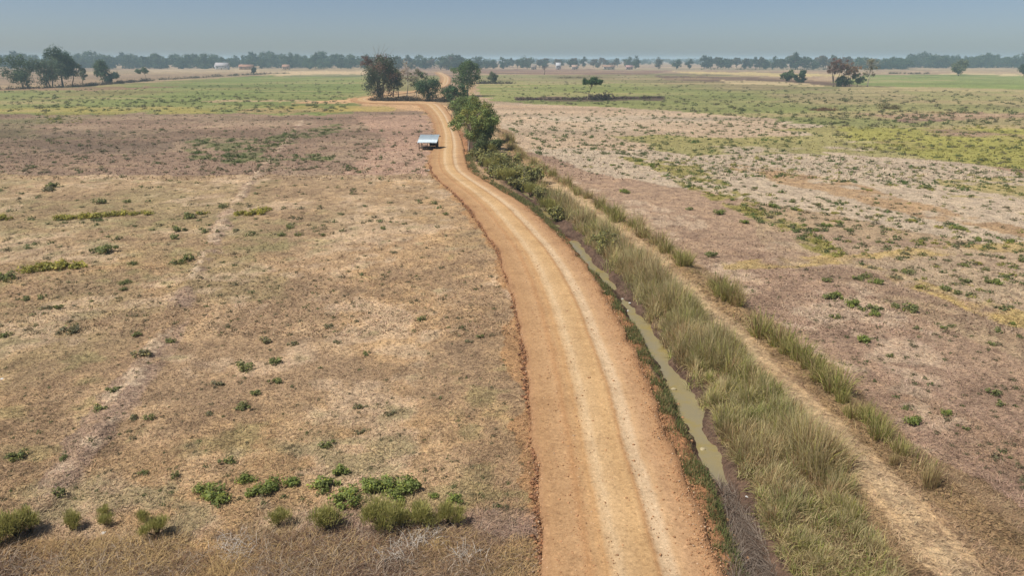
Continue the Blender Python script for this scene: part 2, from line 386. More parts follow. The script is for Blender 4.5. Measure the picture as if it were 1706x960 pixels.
# faint old bund crossing the left field
for q in [[(500, 205), (470, 240), (440, 268), (340, 420), (295, 500), (300, 520), (325, 480), (360, 410)], [(300, 500), (240, 600), (150, 740), (60, 860), (-60, 990), (10, 990), (110, 840), (190, 720), (270, 600), (325, 500)]]:
    plot(q, (168, 144, 124), .7, nzA, .35, .6)
# purple ploughed field, behind it
plot([(-900, 187), (560, 187), (700, 186), (722, 210), (716, 288), (690, 290), (400, 291), (-900, 292)], (146, 124, 108), .9); 
plot([(-900, 187), (720, 187), (716, 292), (-900, 292)], (166, 144, 122), .8, nzB, .48, .6); plot([(-900, 187), (420, 187), (330, 228), (-900, 240)], (128, 124, 92), .75, nzC, .42, .6)
plot([(-900, 205), (720, 205), (716, 292), (-900, 292)], (128, 110, 94), .6, nzC, .5, .62)
plot([(590, 196), (722, 190), (724, 230), (716, 292), (560, 292), (640, 240)], (177, 146, 127), .8); plot([(640, 250), (716, 240), (716, 292), (560, 292)], (186, 158, 136), .7, nzA, .4, .6)
plot([(330, 228), (420, 232), (560, 205), (580, 212), (500, 232), (420, 262), (560, 258), (560, 268), (400, 275), (300, 262)], (112, 118, 78), .75, nzA, .40, .55)
plot([(60, 225), (200, 222), (330, 228), (250, 260), (60, 250)], (120, 104, 92), .6, nzB, .4, .6)
# green band and its yellow fringe
plot([(-900, 150), (0, 150), (300, 141), (420, 126), (610, 126), (620, 160), (590, 168), (560, 190), (-900, 188)], (136, 138, 90)); plot([(-900, 150), (620, 126), (590, 190), (-900, 188)], (138, 128, 90), .75, nzC, .5, .62); plot([(-900, 126), (620, 126), (590, 190), (-900, 190)], (124, 136, 82), .7, nzD, .52, .6)
plot([(-900, 177), (250, 177), (590, 177), (650, 184), (560, 188), (-900, 190)], (163, 150, 92), .8, nzB, .35, .6); plot([(420, 181), (560, 180), (540, 188), (400, 188)], (176, 150, 112), .7)
plot([(560, 176), (690, 176), (650, 186), (540, 187)], (180, 160, 100), .7)
plot([(340, 166.4), (600, 166), (600, 169), (340, 168.4)], (184, 158, 128), .9, nzB, .3, .5); plot([(-900, 147), (0, 147), (310, 143), (200, 150), (-900, 153)], (148, 118, 100), .8)
plot([(560, 165), (610, 160), (625, 166), (720, 167), (745, 178), (752, 190), (715, 190), (650, 178), (585, 172), (470, 171)], (203, 166, 128), .95)
# far left tan fields
plot([(-900, 112), (620, 112), (620, 126), (420, 126), (230, 138), (0, 148), (-900, 150)], (166, 145, 116)); plot([(-900, 112), (620, 112), (420, 126), (0, 146), (-900, 150)], (150, 128, 108), .8, nzD, .45, .6)
plot([(470, 118), (615, 117.5), (615, 123.5), (440, 126)], (196, 172, 138)); plot([(220, 113.5), (400, 113), (470, 116), (460, 120), (260, 120)], (184, 162, 134), .8)
plot([(490, 124), (610, 123.5), (615, 128), (470, 128)], (134, 132, 100), .8)
plot([(620, 110), (780, 110), (800, 122), (760, 150), (620, 150)], (150, 126, 110), .9); plot([(600, 126), (735, 126), (735, 150), (600, 152)], (138, 138, 88), .7)
# right side: pinkish stubble near
right_all = [(800, 112), (2600, 100), (2600, 990), (1720, 990), (1400, 650), (1120, 420), (860, 245), (790, 160)]
plot(right_all, (168, 144, 122)); plot(right_all, (152, 127, 110), .8, nzC, .45, .6); plot(right_all, (178, 156, 126), .6, nzB, .5, .64)
plot([(900, 270), (1230, 310), (1300, 440), (1706, 600), (2600, 900), (2600, 990), (1720, 990), (1400, 650), (1120, 420)], (166, 139, 119), .7)
plot([(1250, 470), (1500, 640), (1706, 740), (1706, 990), (1620, 900), (1400, 660)], (160, 132, 104), .5, nzB, .4, .6)
plot([(900, 270), (1250, 400), (1706, 520), (2600, 700), (2600, 990), (1720, 990), (1400, 650), (1120, 420)], (198, 176, 152), .6, nzE * .55 + nzF * .45, .53, .62); plot([(900, 270), (1250, 400), (1706, 520), (2600, 700), (2600, 990), (1720, 990), (1400, 650), (1120, 420)], (142, 118, 100), .5, nzE * .55 + nzF * .45, .47, .38)
# pale bare middle field
plot([(800, 170), (1080, 172), (1400, 200), (1420, 230), (1706, 290), (2600, 330), (2600, 480), (1706, 420), (1260, 330), (1000, 290), (880, 250), (815, 200)], (190, 172, 150), .95, nzB * .5 + (VV - 165) / 70, .25, .62)
plot([(800, 170), (1080, 172), (1300, 190), (1340, 232), (1100, 250), (880, 245), (815, 200)], (190, 162, 134), .5, nzC, .35, .55)
plot([(1290, 400), (1706, 420), (2600, 470), (2600, 720), (1706, 530), (1500, 470)], (182, 162, 136), .7, nzB, .3, .55)
# green growth of the right fields
plot([(1000, 226), (1150, 222), (1430, 205), (2600, 205), (2600, 300), (1706, 283), (1500, 262), (1300, 255), (1150, 262)], (152, 146, 92), .85, nzB, .38, .52)
plot([(1390, 212), (1560, 210), (2600, 205), (2600, 300), (1706, 282), (1540, 262), (1440, 246)], (158, 154, 86), .8, nzC * .4 + nzB * .6, .40, .58)
plot([(1040, 262), (1160, 275), (1290, 350), (1420, 420), (1390, 430), (1240, 355), (1120, 300)], (146, 138, 78), .85, nzA, .36, .54)
plot([(1390, 415), (1560, 478), (1720, 525), (2600, 720), (2600, 760), (1690, 545), (1500, 478)], (188, 164, 106), .75, nzA, .3, .55)
plot([(1190, 436), (1320, 428), (1706, 402), (2600, 380), (2600, 400), (1706, 418), (1330, 446), (1200, 448)], (182, 158, 104), .75, nzA, .33, .55)
plot([(1230, 270), (1400, 300), (1560, 345), (1706, 385), (1706, 400), (1540, 362), (1380, 318), (1220, 284)], (170, 138, 102), .75, nzA, .3, .5)
plot([(1560, 300), (1706, 295), (2600, 300), (2600, 345), (1706, 330), (1580, 325)], (168, 154, 100), .8, nzA, .35, .55)
# middle distance, right
mid = [(790, 124), (1180, 122), (1430, 140), (2600, 140), (2600, 212), (1430, 212), (1080, 180), (850, 172), (800, 160)]
plot(mid, (146, 142, 98)); plot(mid, (160, 144, 112), .7, nzC, .48, .6); plot(mid, (132, 138, 86), .7, nzD, .5, .6); plot(mid, (132, 118, 92), .6, nzD, .42, .3)
plot([(795, 140), (1060, 140), (1100, 156), (1000, 160), (800, 160)], (134, 140, 82), .8, nzC, .3, .55)
plot([(860, 161), (1110, 160), (1105, 167), (860, 168)], (104, 86, 78), .9); plot([(1090, 126), (1250, 128), (1420, 136), (1425, 144), (1250, 138), (1110, 133)], (112, 90, 80), .9)
plot([(1120, 119), (1240, 120), (1400, 124), (1420, 128), (1260, 126), (1150, 122)], (196, 176, 126), .95); plot([(800, 115), (1130, 116), (1080, 124), (900, 125), (800, 122)], (140, 112, 98), .9)
plot([(1000, 113), (1706, 112), (1706, 117), (1000, 117)], (158, 142, 116), .9)
plot([(1200, 133), (1300, 136), (1380, 142), (1370, 144), (1220, 139)], (200, 180, 140), .8); plot([(1420, 188), (1500, 190), (1706, 188), (2600, 186), (2600, 202), (1706, 198), (1500, 202)], (138, 112, 102), .95); plot([(1480, 193), (1706, 190), (1706, 193), (1500, 196)], (176, 150, 132), .8)
plot([(1280, 168), (1706, 166), (2600, 164), (2600, 168), (1706, 170), (1280, 171)], (112, 112, 74), .6, nzC, .4, .55)
plot([(1448, 124), (1706, 123), (2600, 120), (2600, 150), (1706, 148), (1480, 144), (1380, 138)], (132, 144, 86), .9); plot([(1450, 113), (2600, 108), (2600, 123), (1706, 123), (1450, 121)], (172, 150, 122), .9, nzD, .2, .5)
plot([(1400, 144), (1706, 149), (1706, 153), (1390, 149)], (178, 162, 122), .8)
plot([(1590, 122), (1706, 123.5), (1706, 126), (1560, 123.5)], (206, 186, 146), .9)
# strips along road, ditch and path
m = (Y > 4) & (Y < 240) & (X > -60) & (X < 70)
pd = np.full(len(X), 99.0); bd = np.full(len(X), 99.0); bs = np.ones(len(X)); ps = np.ones(len(X))
pd[m], ps[m], _ = poly_dist(X[m], Y[m], PATH); bd[m], bs[m], _ = poly_dist(X[m], Y[m], BUND)
nj = (nzA - .5)
strip = (DS > 0) & (ps < 0) & m & (Y < 200) | (pd < 1.2)
lay(strip & (RS > 0), alb(140, 114, 90), .9)
lay(strip & (RS > 0), alb(158, 134, 100), .7, nzA, .45, .58)
between = (ps > 0) & (bs < 0) & m
lay(between, alb(160, 134, 106), .9); lay(bd < 1.3 + nj * 2, alb(146, 122, 90), .7)
lay(pd < 0.85 + nj * 1.6, alb(184, 158, 126), .75, nzA, .25, .45); lay(pd < 0.35 + nj, alb(192, 168, 136), .5, nzA, .3, .5)
lay((DD < 1.9 + nj) & (Y < 200), alb(128, 106, 88), .85); lay((DD < 1.15 + nj * .6), alb(96, 78, 68), .9)
lay((RD < 0.9 + nj * 1.2) & (RS > 0) & (Y < 200), alb(168, 122, 88), .8); lay((RD < 0.55 + nj * 2.2) & (RS < 0), alb(176, 138, 100), .8)
lay((RD < 0.16) & (RS < 0) & (Y < 230), alb(128, 92, 66), .85, nzA, .35, .5)
rgd = np.full(len(X), 99.0); m = (Y < 190) & (X < -8) & (X > -80) & (Y > 4); rgd[m], _, _ = poly_dist(X[m], Y[m], RIDGE)
lay((rgd < .6 + nj * 2.4), alb(166, 142, 124), .7, nzA, .34, .55); lay((rgd < .4 + nj * 1.8), alb(204, 182, 156), .75, fbm(X, Y, 1.0, 3, 67), .5, .62)
# debris bank at the bottom left
plot([(-400, 880), (250, 860), (560, 862), (800, 856), (905, 880), (905, 990), (-400, 990)], (156, 130, 104), .8, nzA + (VV - 900) / 300, .42, .62); plot([(250, 860), (620, 850), (900, 850), (905, 920), (700, 900), (330, 910)], (148, 126, 116), .6, nzA, .38, .58); plot([(-400, 900), (905, 900), (905, 990), (-400, 990)], (190, 158, 112), .7, nzB, .5, .6)
# low crop relief far off is left to colour; slight random tint everywhere
st = fbm(X * .22, Y, 13, 4, 123); st2 = fbm(X * .3, Y, 40, 3, 125); fw = sst(70, 200, rN)[:, None]
C = C * (1 + fw * ((st - .5) * .75 + (st2 - .5) * .5)[:, None] * np.array([1.05, 1.0, 1.0]))
lay(front & (rN > 120), alb(170, 148, 116), .55, st2 * .5 + st * .5, .54, .66)
C *= (0.90 + 0.20 * fbm(X, Y, 1.1, 3, 99))[:, None]; C = np.clip(C * np.array([1.11, 1.105, 1.09]), 0.01, 0.8)
I = (np.arange(nr - 1)[:, None] * na + np.arange(na)[None, :]); J = (np.arange(nr - 1)[:, None] * na + (np.arange(na) + 1) % na)
Tt = np.stack([I.ravel(), J.ravel(), (J + na).ravel(), I.ravel(), (J + na).ravel(), (I + na).ravel()], 1).reshape(-1, 3)
Tt = Tt[:, ::-1]
g_mb = MB(); g_mb.add(np.stack([X, Y, Z], 1), Tt, C); g_mb.add([[0, 0, 0], [0, 0.4, 0], [0.3, -.3, 0]], [[0, 1, 2]], alb(170, 143, 112))
ground = obj('ground', g_mb.mesh('ground', M_GROUND, True)); tag(ground, kind='structure')

# ------------------------------------------------------------------ the laterite road
def build_road():
    ts = np.array([-0.055, -0.012, 0.0, 0.03, 0.1, 0.17, 0.22, 0.245, 0.27, 0.32, 0.37, 0.40, 0.44, 0.52, 0.6, 0.635, 0.66, 0.7, 0.75, 0.85, 0.95, 1.0, 1.02, 1.09])
    n = len(RIB); V = np.zeros((n, len(ts), 3)); UVv = np.zeros((n, len(ts), 2))
    s = np.concatenate([[0], np.cumsum(np.linalg.norm(np.diff(RC, axis=0), axis=1))])
    jl = (fbm(s, s * 0, 2.5, 4, 201) - .5) * 0.6; jr = (fbm(s, s * 0 + 50, 1.1, 5, 202) - .5) * 0.7
    wv = (fbm(s, s * 0 + 90, 14, 3, 205) - .5) * 0.03
    for k, tt in enumerate(ts):
        tl = np.clip(tt, -0.055, 1.09)
        P = RIB[:, :2] * (1 - tl) + RIB[:, 2:] * tl
        wl = max(0, 1 - abs(tt) / 0.12) if tt < .5 else 0; wr = max(0, 1 - abs(tt - 1) / 0.14) if tt > .5 else 0
        d = (RIB[:, 2:] - RIB[:, :2]); d = d / np.linalg.norm(d, axis=1, keepdims=True)
        P = P + d * (jl * wl + jr * wr)[:, None]
        if tt < 0: z = RZ - 0.05 - 0.27 * (-tt / 0.055) ** .8
        elif tt > 1: z = RZ - 0.02 - 0.75 * ((tt - 1) / 0.09)
        else: z = RZ + 0.07 * (1 - (2 * tt - 1) ** 2) - 0.035 * math.exp(-((tt - .40) / .03) ** 2) - 0.035 * math.exp(-((tt - .69) / .035) ** 2) + 0.03 * math.exp(-((tt - .245) / .015) ** 2) + 0.03 * math.exp(-((tt - .635) / .012) ** 2) + 0.05 * math.exp(-((tt - .03) / .03) ** 2)
        V[:, k, :2] = P; V[:, k, 2] = z + (fbm(P[:, 0], P[:, 1], .6, 2, 77) - .5) * 0.04; UVv[:, k, 0] = np.clip(tt + wv * 0, 0, 1); UVv[:, k, 1] = s
    K = len(ts); idx = np.arange(n * K).reshape(n, K)
    q = np.stack([idx[:-1, :-1], idx[:-1, 1:], idx[1:, 1:], idx[1:, :-1]], -1).reshape(-1, 4)
    me = bpy.data.meshes.new('road'); me.from_pydata(V.reshape(-1, 3).tolist(), [], q.tolist())
    uvl = me.uv_layers.new(name='UVMap'); li = np.zeros(len(me.loops), np.int32); me.loops.foreach_get('vertex_index', li)
    uvl.data.foreach_set('uv', UVv.reshape(-1, 2)[li].astype(np.float32).ravel())
    me.polygons.foreach_set('use_smooth', np.ones(len(q), bool)); me.materials.append(M_ROAD); me.update()
    return tag(obj('road', me), kind='structure')
build_road()

# ------------------------------------------------------------------ ditch water
def build_water():
    P = DITCH; n = len(P); d = np.gradient(P, axis=0); nr_ = np.stack([d[:, 1], -d[:, 0]], 1) / np.linalg.norm(d, axis=1, keepdims=True)
    k0 = 3; mb = MB(); V = []
    for i in range(k0, n - 14):
        for o_ in (-0.95, 0.95): V.append([P[i, 0] + nr_[i, 0] * o_, P[i, 1] + nr_[i, 1] * o_, WZ])
    T = []
    for i in range(len(V) // 2 - 1): a = 2 * i; T += [(a, a + 1, a + 3), (a, a + 3, a + 2)]
    mb.add(V, T, alb(140, 135, 95)); return tag(obj('water', mb.mesh('water', M_WATER)), kind='structure')
build_water()

# ------------------------------------------------------------------ scatter helpers on the ground
def gcol(x, y):
    a = np.arctan2(x, y); r = np.hypot(x, y)
    return C[np.clip(np.searchsorted(rr, r), 0, nr - 1) * na + np.clip(np.searchsorted(az, a), 0, na - 1)]
ORD1 = 'zeroth first second third fourth fifth sixth seventh eighth ninth tenth eleventh twelfth thirteenth fourteenth fifteenth sixteenth seventeenth eighteenth nineteenth'.split()
def nth(k): return ORD1[k] if k < 20 else {2: 'twent', 3: 'thirt', 4: 'fort'}[k // 10] + ('ieth' if k % 10 == 0 else 'y-' + ORD1[k % 10])
def in_px(poly, n, vpow=1.0):
    """n ground points spread over an outline given in picture directions"""
    P = np.asarray(poly, float); out = np.zeros((0, 2))
    while len(out) < n:
        u = rng.uniform(P[:, 0].min(), P[:, 0].max(), n * 2); w_ = P[:, 1].min() + (P[:, 1].max() - P[:, 1].min()) * rng.uniform(0, 1, n * 2) ** vpow
        k = inpoly(P, u, w_); out = np.vstack([out, np.stack([u[k], w_[k]], 1)])
    q = G(out[:n, 0], out[:n, 1]); return q[:, 0], q[:, 1]
def straws(mb, x, y, z, L, w, tilt, col):
    n = len(x); a = rng.uniform(0, 2 * math.pi, n); b0 = np.stack([x, y, z], 1)
    D = np.stack([np.cos(a) * np.cos(tilt), np.sin(a) * np.cos(tilt), np.sin(tilt)], 1); S = np.stack([-np.sin(a), np.cos(a), rng.uniform(-.4, .4, n)], 1)
    V = np.stack([b0 - S * (w / 2)[:, None], b0 + S * (w / 2)[:, None], b0 + D * L[:, None]], 1).reshape(-1, 3)
    mb.add(V, np.arange(3 * n).reshape(-1, 3), np.repeat(col, 3, axis=0))

# ------------------------------------------------------------------ straw litter over the fields
def build_straw():
    mb = MB()
    for n, poly, L0, L1, w0, t1 in [(230000, [(-60, 560), (1770, 560), (1770, 985), (-60, 985)], .10, .32, .030, .6), (120000, [(-60, 300), (1770, 300), (1770, 560), (-60, 560)], .16, .42, .055, .65), (60000, [(-60, 118), (1770, 118), (1770, 300), (-60, 300)], .25, .55, .16, .8)]:
        x, y = in_px(poly, n); rd = glook(RD, x, y); dd = glook(DD, x, y); pdd = glook(pd, x, y)
        k = (rd > 0.25) & (dd > 1.7) & ((pdd > 0.9) | (rng.random(n) < .25)); x, y = x[k], y[k]; m_ = len(x)
        z = gza(x, y) - 0.01
        c = gcol(x, y); kind = np.clip(rng.random(m_) + (fbm(x, y, .9, 3, 140) - .5) * 1.1, 0, 1)
        f = np.where(kind < .45, rng.uniform(1.0, 1.5, m_), np.where(kind < .75, rng.uniform(.8, 1.1, m_), rng.uniform(.35, .7, m_)))
        c = np.clip(c * f[:, None] * rng.uniform(.94, 1.06, (m_, 3)), .01, .75)
        straws(mb, x, y, z, rng.uniform(L0, L1, m_), rng.uniform(.6, 1.4, m_) * w0, rng.uniform(0.03, t1, m_), c)
    tag(obj('straw_litter', mb.mesh('straw_litter', M_DRY)), kind='stuff')
build_straw()

# ------------------------------------------------------------------ tall grass between ditch and path
def gpal(n, green):
    """mixed green, straw and brown blade colours"""
    r = rng.random(n); c = np.zeros((n, 3)); g = np.broadcast_to(green, n)
    pg = alb(142, 150, 76); pl = alb(194, 190, 112); ps_ = alb(218, 198, 146); pb = alb(156, 126, 96)
    k = r < g; c[k] = np.where(rng.random((k.sum(), 1)) < .55, pg, pl)
    k2 = ~k; c[k2] = np.where(rng.random((k2.sum(), 1)) < .62, ps_, pb)
    return np.clip(c * rng.uniform(.75, 1.25, (n, 1)), .01, .8)
def build_tall_grass():
    Lp = [(1305, 985), (1285, 930), (1250, 860), (1222, 800), (1205, 750), (1186, 700), (1160, 645), (1132, 595), (1106, 555), (1078, 515), (1058, 485), (1018, 440), (980, 402), (942, 366), (904, 334), (862, 303), (826, 272), (806, 250)]
    Rp = [(818, 235), (832, 252), (862, 280), (902, 306), (952, 338), (1002, 373), (1052, 413), (1100, 456), (1140, 496), (1180, 536), (1220, 572), (1260, 617), (1300, 666), (1330, 698), (1366, 740), (1388, 780), (1404, 830), (1440, 890), (1490, 960), (1510, 985)]
    mb = MB(); x, y = in_px(Lp + Rp, 620); x2, y2 = in_px(Lp + Rp, 1900); k = (y2 > 33) & (y2 < 125); x, y = np.concatenate([x, x2[k]]), np.concatenate([y, y2[k]]); gm = fbm(x, y, 4, 3, 311); hm = fbm(x, y, 3.0, 3, 322); pp = glook(pd, x, y); dd = glook(DD, x, y)
    k = ((hm > .40) | (rng.random(len(x)) < .25)) & (dd > np.where(y > 36, .45, .85)); x, y, gm, hm, pp, dd = x[k], y[k], gm[k], hm[k], pp[k], dd[k]; n = len(x)
    ridge = .55 + .6 * np.exp(-((pp - 1.7) / .8) ** 2) + .25 * np.exp(-((dd - 1.6) / .7) ** 2)
    hh = (0.75 + 0.75 * sst(19, 28, y) + .25 * sst(34, 50, y)) * (0.35 + 1.25 * hm) * rng.uniform(.6, 1.3, n) * np.where(pp < 1.0, .5, 1) * ridge; rad = rng.uniform(.2, .75, n) * (.45 + .55 * hh)
    nb = np.clip(5200 / y * rng.uniform(.5, 1.3, n), 40, 240).astype(int); I_ = np.repeat(np.arange(n), nb); m_ = len(I_)
    a = rng.uniform(0, 6.28, m_); q = np.sqrt(rng.random(m_)); bx = x[I_] + q * rad[I_] * np.cos(a) * .75; by = y[I_] + q * rad[I_] * np.sin(a) * .75
    cz_ = rng.uniform(0, 6.28, n); own = rng.random(m_) < .55
    az_ = np.where(own, cz_[I_] + rng.normal(0, .5, m_), a + rng.normal(0, .6, m_))
    L = hh[I_] * rng.uniform(.35, 1.15, m_) * (1.1 - .35 * q); lean = np.abs(rng.normal(.14, .2, m_)) + q * rng.uniform(.05, .8, m_)
    kind = rng.random(n); green = np.where(kind < .36 + (gm - .5) * 3.0 + np.where(y < 22, .2, 0), rng.uniform(.7, .97, n), np.where(kind < .78, rng.uniform(.1, .4, n), .02))
    tone = np.stack([rng.uniform(.8, 1.3, n), rng.uniform(.8, 1.25, n), rng.uniform(.75, 1.2, n)], 1) ** .5 * rng.uniform(.7, 1.3, n)[:, None]
    c = gpal(m_, green[I_]) * tone[I_]; tipc = np.where(rng.random((m_, 1)) < .65, alb(224, 208, 160) * rng.uniform(.8, 1.1, (m_, 1)), c)
    blades(mb, np.stack([bx, by, gza(bx, by) - .03], 1), az_, lean, L, rng.uniform(.008, .022, m_) * (1 + y[I_] / 50), np.clip(c, .01, .8), np.clip(tipc, .01, .85))
    P = np.asarray(BUND); n2_ = 9000; f_ = rng.uniform(2, len(P) - 3, n2_) ** 1.0; k_ = f_.astype(int); q_ = P[k_] * (1 - (f_ - k_))[:, None] + P[k_ + 1] * (f_ - k_)[:, None] + rng.normal(0, .38, (n2_, 2))
    mk = fbm(q_[:, 0], q_[:, 1], 2.5, 3, 333); q_ = q_[mk > .46]; n2_ = len(q_)
    blades(mb, np.stack([q_[:, 0], q_[:, 1], gza(q_[:, 0], q_[:, 1]) - .03], 1), rng.uniform(0, 6.28, n2_), np.abs(rng.normal(.5, .3, n2_)), rng.uniform(.2, .75, n2_), .016 + q_[:, 1] / 3500, gpal(n2_, .3))
    # undergrowth of broken dead stems
    x, y = in_px(Lp + Rp, 22000); k = glook(DD, x, y) > .8; x, y = x[k], y[k]; z = gza(x, y)
    blades(mb, np.stack([x, y, z], 1), rng.uniform(0, 6.28, len(x)), rng.uniform(.6, 1.35, len(x)), rng.uniform(.25, .9, len(x)), .022 + y / 4000, gpal(len(x), .22) * .9)
    tag(obj('tall_grass', mb.mesh('tall_grass', M_GRASS)), kind='stuff')
build_tall_grass()

def build_verge():
    mb = MB(); n = 42000
    i = rng.uniform(0, 1, n) ** 1.4 * (np.argmax(RC[:, 1] > 118)); k = i.astype(int); fr_ = (i - k)[:, None]; off = rng.uniform(.12, 1.25, n)
    P = RIB[k, 2:] * (1 - fr_) + RIB[k + 1, 2:] * fr_ + nRC[k] * off[:, None] + rng.normal(0, .08, (n, 2)); x, y = P[:, 0], P[:, 1]
    pt = fbm(x, y, 1.6, 3, 401); dd = glook(DD, x, y); kk = (pt + off * .08 + np.where(y < 34, -.05, .04) > .47) & (dd > .55) | ((rng.random(n) < .15) & (dd > .55)); x, y, pt = x[kk], y[kk], pt[kk]; n = len(x)
    z = np.maximum(gza(x, y), WZ + .02) - .03
    c = np.where(rng.random((n, 1)) < .68, alb(124, 134, 80), alb(178, 156, 112)) * rng.uniform(.7, 1.25, (n, 1))
    blades(mb, np.stack([x, y, z], 1), rng.uniform(0, 6.28, n), np.abs(rng.normal(.5, .3, n)), rng.uniform(.16, .42, n), .018 + y / 3500, c)
    tag(obj('verge_grass', mb.mesh('verge_grass', M_GRASS)), kind='stuff')
build_verge()

def build_debris():
    mb = MB()
    x, y = in_px([(-40, 915), (200, 900), (420, 885), (640, 880), (800, 884), (880, 905), (890, 985), (-40, 985)], 24000)
    g = fbm(x, y, 1.3, 3, 501); k = g > .30; x, y, g = x[k], y[k], g[k]; n = len(x); z = gza(x, y) - .02
    g2 = fbm(x, y, 3.0, 3, 515)
    pal = np.array([alb(200, 170, 118), alb(168, 138, 104), alb(140, 114, 92), alb(192, 174, 152), alb(120, 96, 82)])
    c = pal[np.clip((fbm(x, y, 2.2, 3, 511) * 7 - 1.2 + rng.normal(0, .9, n)).astype(int), 0, 4)] * rng.uniform(.75, 1.25, (n, 1))
    blades(mb, np.stack([x, y, z], 1), rng.uniform(0, 6.28, n), rng.uniform(.85, 1.5, n), rng.uniform(.15, .65, n) * (0.5 + g), .016, c, droop=.15)
    k = g2 > .5; nk = k.sum(); blades(mb, np.stack([x, y, z], 1)[k], rng.uniform(0, 6.28, nk), rng.uniform(.7, 1.45, nk), rng.uniform(.25, .75, nk), .017, np.where((x[k] + rng.normal(0, 3.5, nk) < -9)[:, None], alb(208, 178, 126), np.where(rng.random((nk, 1)) < .5, alb(146, 114, 90), alb(192, 164, 122))) * rng.uniform(.65, 1.25, (nk, 1)))
    for cx_, cy_ in [(690, 905), (655, 925), (720, 890), (385, 905), (398, 925), (775, 925)]:
        gx, gy = g1(cx_, cy_); nk = 90; bx = gx + rng.normal(0, .28, nk); by = gy + rng.normal(0, .22, nk)
        blades(mb, np.stack([bx, by, gza(bx, by) + .03], 1), rng.uniform(0, 6.28, nk), rng.uniform(.7, 1.4, nk), rng.uniform(.25, .7, nk), .016, np.tile(alb(224, 214, 200), (nk, 1)) * rng.uniform(.8, 1.1, (nk, 1)))
    tag(obj('dry_grass', mb.mesh('dry_grass', M_DRY)), kind='stuff')
    mb = MB()
    x, y = in_px([(1195, 782), (1222, 800), (1262, 870), (1310, 985), (1222, 985), (1225, 900), (1205, 830)], 3600); n = len(x); z = gza(x, y)
    c = np.where(rng.random((n, 1)) < .5, alb(150, 136, 122), alb(112, 94, 80)) * rng.uniform(.7, 1.3, (n, 1))
    blades(mb, np.stack([x, y, z + .01], 1), rng.normal(1.9, .9, n), rng.uniform(1.2, 1.5, n), rng.uniform(.3, .9, n), .018, c, droop=.05)
    tag(obj('dead_reeds', mb.mesh('dead_reeds', M_DRY)), kind='stuff')
build_debris()

# ------------------------------------------------------------------ shrubs and weeds
def bush_mesh(kind, seed):
    global rng
    keep_rng = rng; rng = np.random.default_rng(seed); mb = MB()
    if kind in ('leafy', 'weed', 'yellow', 'grey', 'olive'):
        nl = {'leafy': 9, 'weed': 7, 'yellow': 9, 'grey': 7, 'olive': 11}[kind]; n = {'leafy': 620, 'weed': 260, 'yellow': 300, 'grey': 200, 'olive': 900}[kind]
        col = {'leafy': alb(146, 158, 88), 'weed': alb(138, 144, 94), 'yellow': alb(178, 172, 92), 'grey': alb(146, 142, 110), 'olive': alb(152, 150, 98)}[kind]
        hs = {'leafy': .72, 'weed': .64, 'yellow': .48, 'grey': .52, 'olive': 1.1}[kind]
        a = rng.uniform(0, 6.28, nl); q = rng.uniform(.05, .42, nl); cen = np.stack([q * np.cos(a), q * np.sin(a), rng.uniform(.14, .42, nl) * hs], 1); rad = rng.uniform(.09, .26, nl)
        w = rng.integers(0, nl, n); d = rng.normal(size=(n, 3)); d /= np.linalg.norm(d, axis=1, keepdims=True)
        pos = cen[w] + d * (rad[w] * rng.uniform(.45, 1.05, n))[:, None] * np.array([1, 1, hs + .2]); pos[:, 2] = np.abs(pos[:, 2])
        L = {'leafy': .105, 'weed': .12, 'yellow': .12, 'grey': .14, 'olive': .10}[kind]
        tint = np.where(rng.random((n, 1)) < .18, np.array([1.45, 1.35, .9]), 1.0) * rng.uniform(.75, 1.2, nl)[w][:, None]
        leaves(mb, pos, d * .7 + rng.normal(0, .5, (n, 3)) + [0, 0, .5], rng.uniform(.7, 1.3, n) * L, rng.uniform(.7, 1.3, n) * L * .55, vary(col, n, .28) * tint)
        for k in range(nl):
            tubemb(mb, [(0, 0, -.03), cen[k] * [.5, .5, .6], cen[k]], [.014, .011, .007], alb(110, 92, 66), 4)
    else:   # feathery: rounded bush of fine sprays
        nl = 8; a = rng.uniform(0, 6.28, nl); q = rng.uniform(.02, .30, nl); cen = np.stack([q * np.cos(a), q * np.sin(a), rng.uniform(.16, .34, nl)], 1); rad = rng.uniform(.14, .25, nl)
        n = 1500; w = rng.integers(0, nl, n); d = rng.normal(size=(n, 3)); d /= np.linalg.norm(d, axis=1, keepdims=True); d[:, 2] = np.abs(d[:, 2]) * 1.1 - .15
        b = cen[w] + d * (rad[w] * rng.uniform(.2, .9, n))[:, None]; b[:, 2] = np.maximum(b[:, 2], 0)
        blades(mb, b, np.arctan2(d[:, 1], d[:, 0]) + rng.normal(0, .6, n), np.abs(rng.normal(.45, .35, n)), rng.uniform(.06, .17, n), .011, vary(alb(160, 158, 88), n, .35), vary(alb(200, 192, 120), n, .25), droop=.2)
        for k in range(nl): tubemb(mb, [(0, 0, -.03), cen[k] * [.5, .5, .6], cen[k]], [.014, .011, .007], alb(126, 108, 76), 4)
    rng = keep_rng
    return mb.mesh(kind + '_shrub', M_LEAF)
BUSH = {k: [bush_mesh(k, 900 + 31 * j + 7 * i) for i in range(v)] for j, (k, v) in enumerate({'leafy': 8, 'feathery': 6, 'weed': 9, 'yellow': 5, 'grey': 6, 'olive': 5}.items())}
NSH = [0]
def shrub(px, py, wpx, kind, label, group, name='shrub'):
    x, y = g1(px, py); s = wpx * {'leafy': 1.3, 'weed': 1.25, 'grey': 1.25, 'yellow': 1.3, 'feathery': 1.4}.get(kind, 1.1) / ppm(x, y); me = BUSH[kind][NSH[0] % len(BUSH[kind])]; NSH[0] += 1
    o = obj(name, me, None, (x, y, gz(x, y) - .03 * s), rng.uniform(0, 6.28), (s * rng.uniform(.92, 1.1), s * rng.uniform(.92, 1.1), s * rng.uniform(.85, 1.1)))
    return tag(o, label, 'shrub', group)
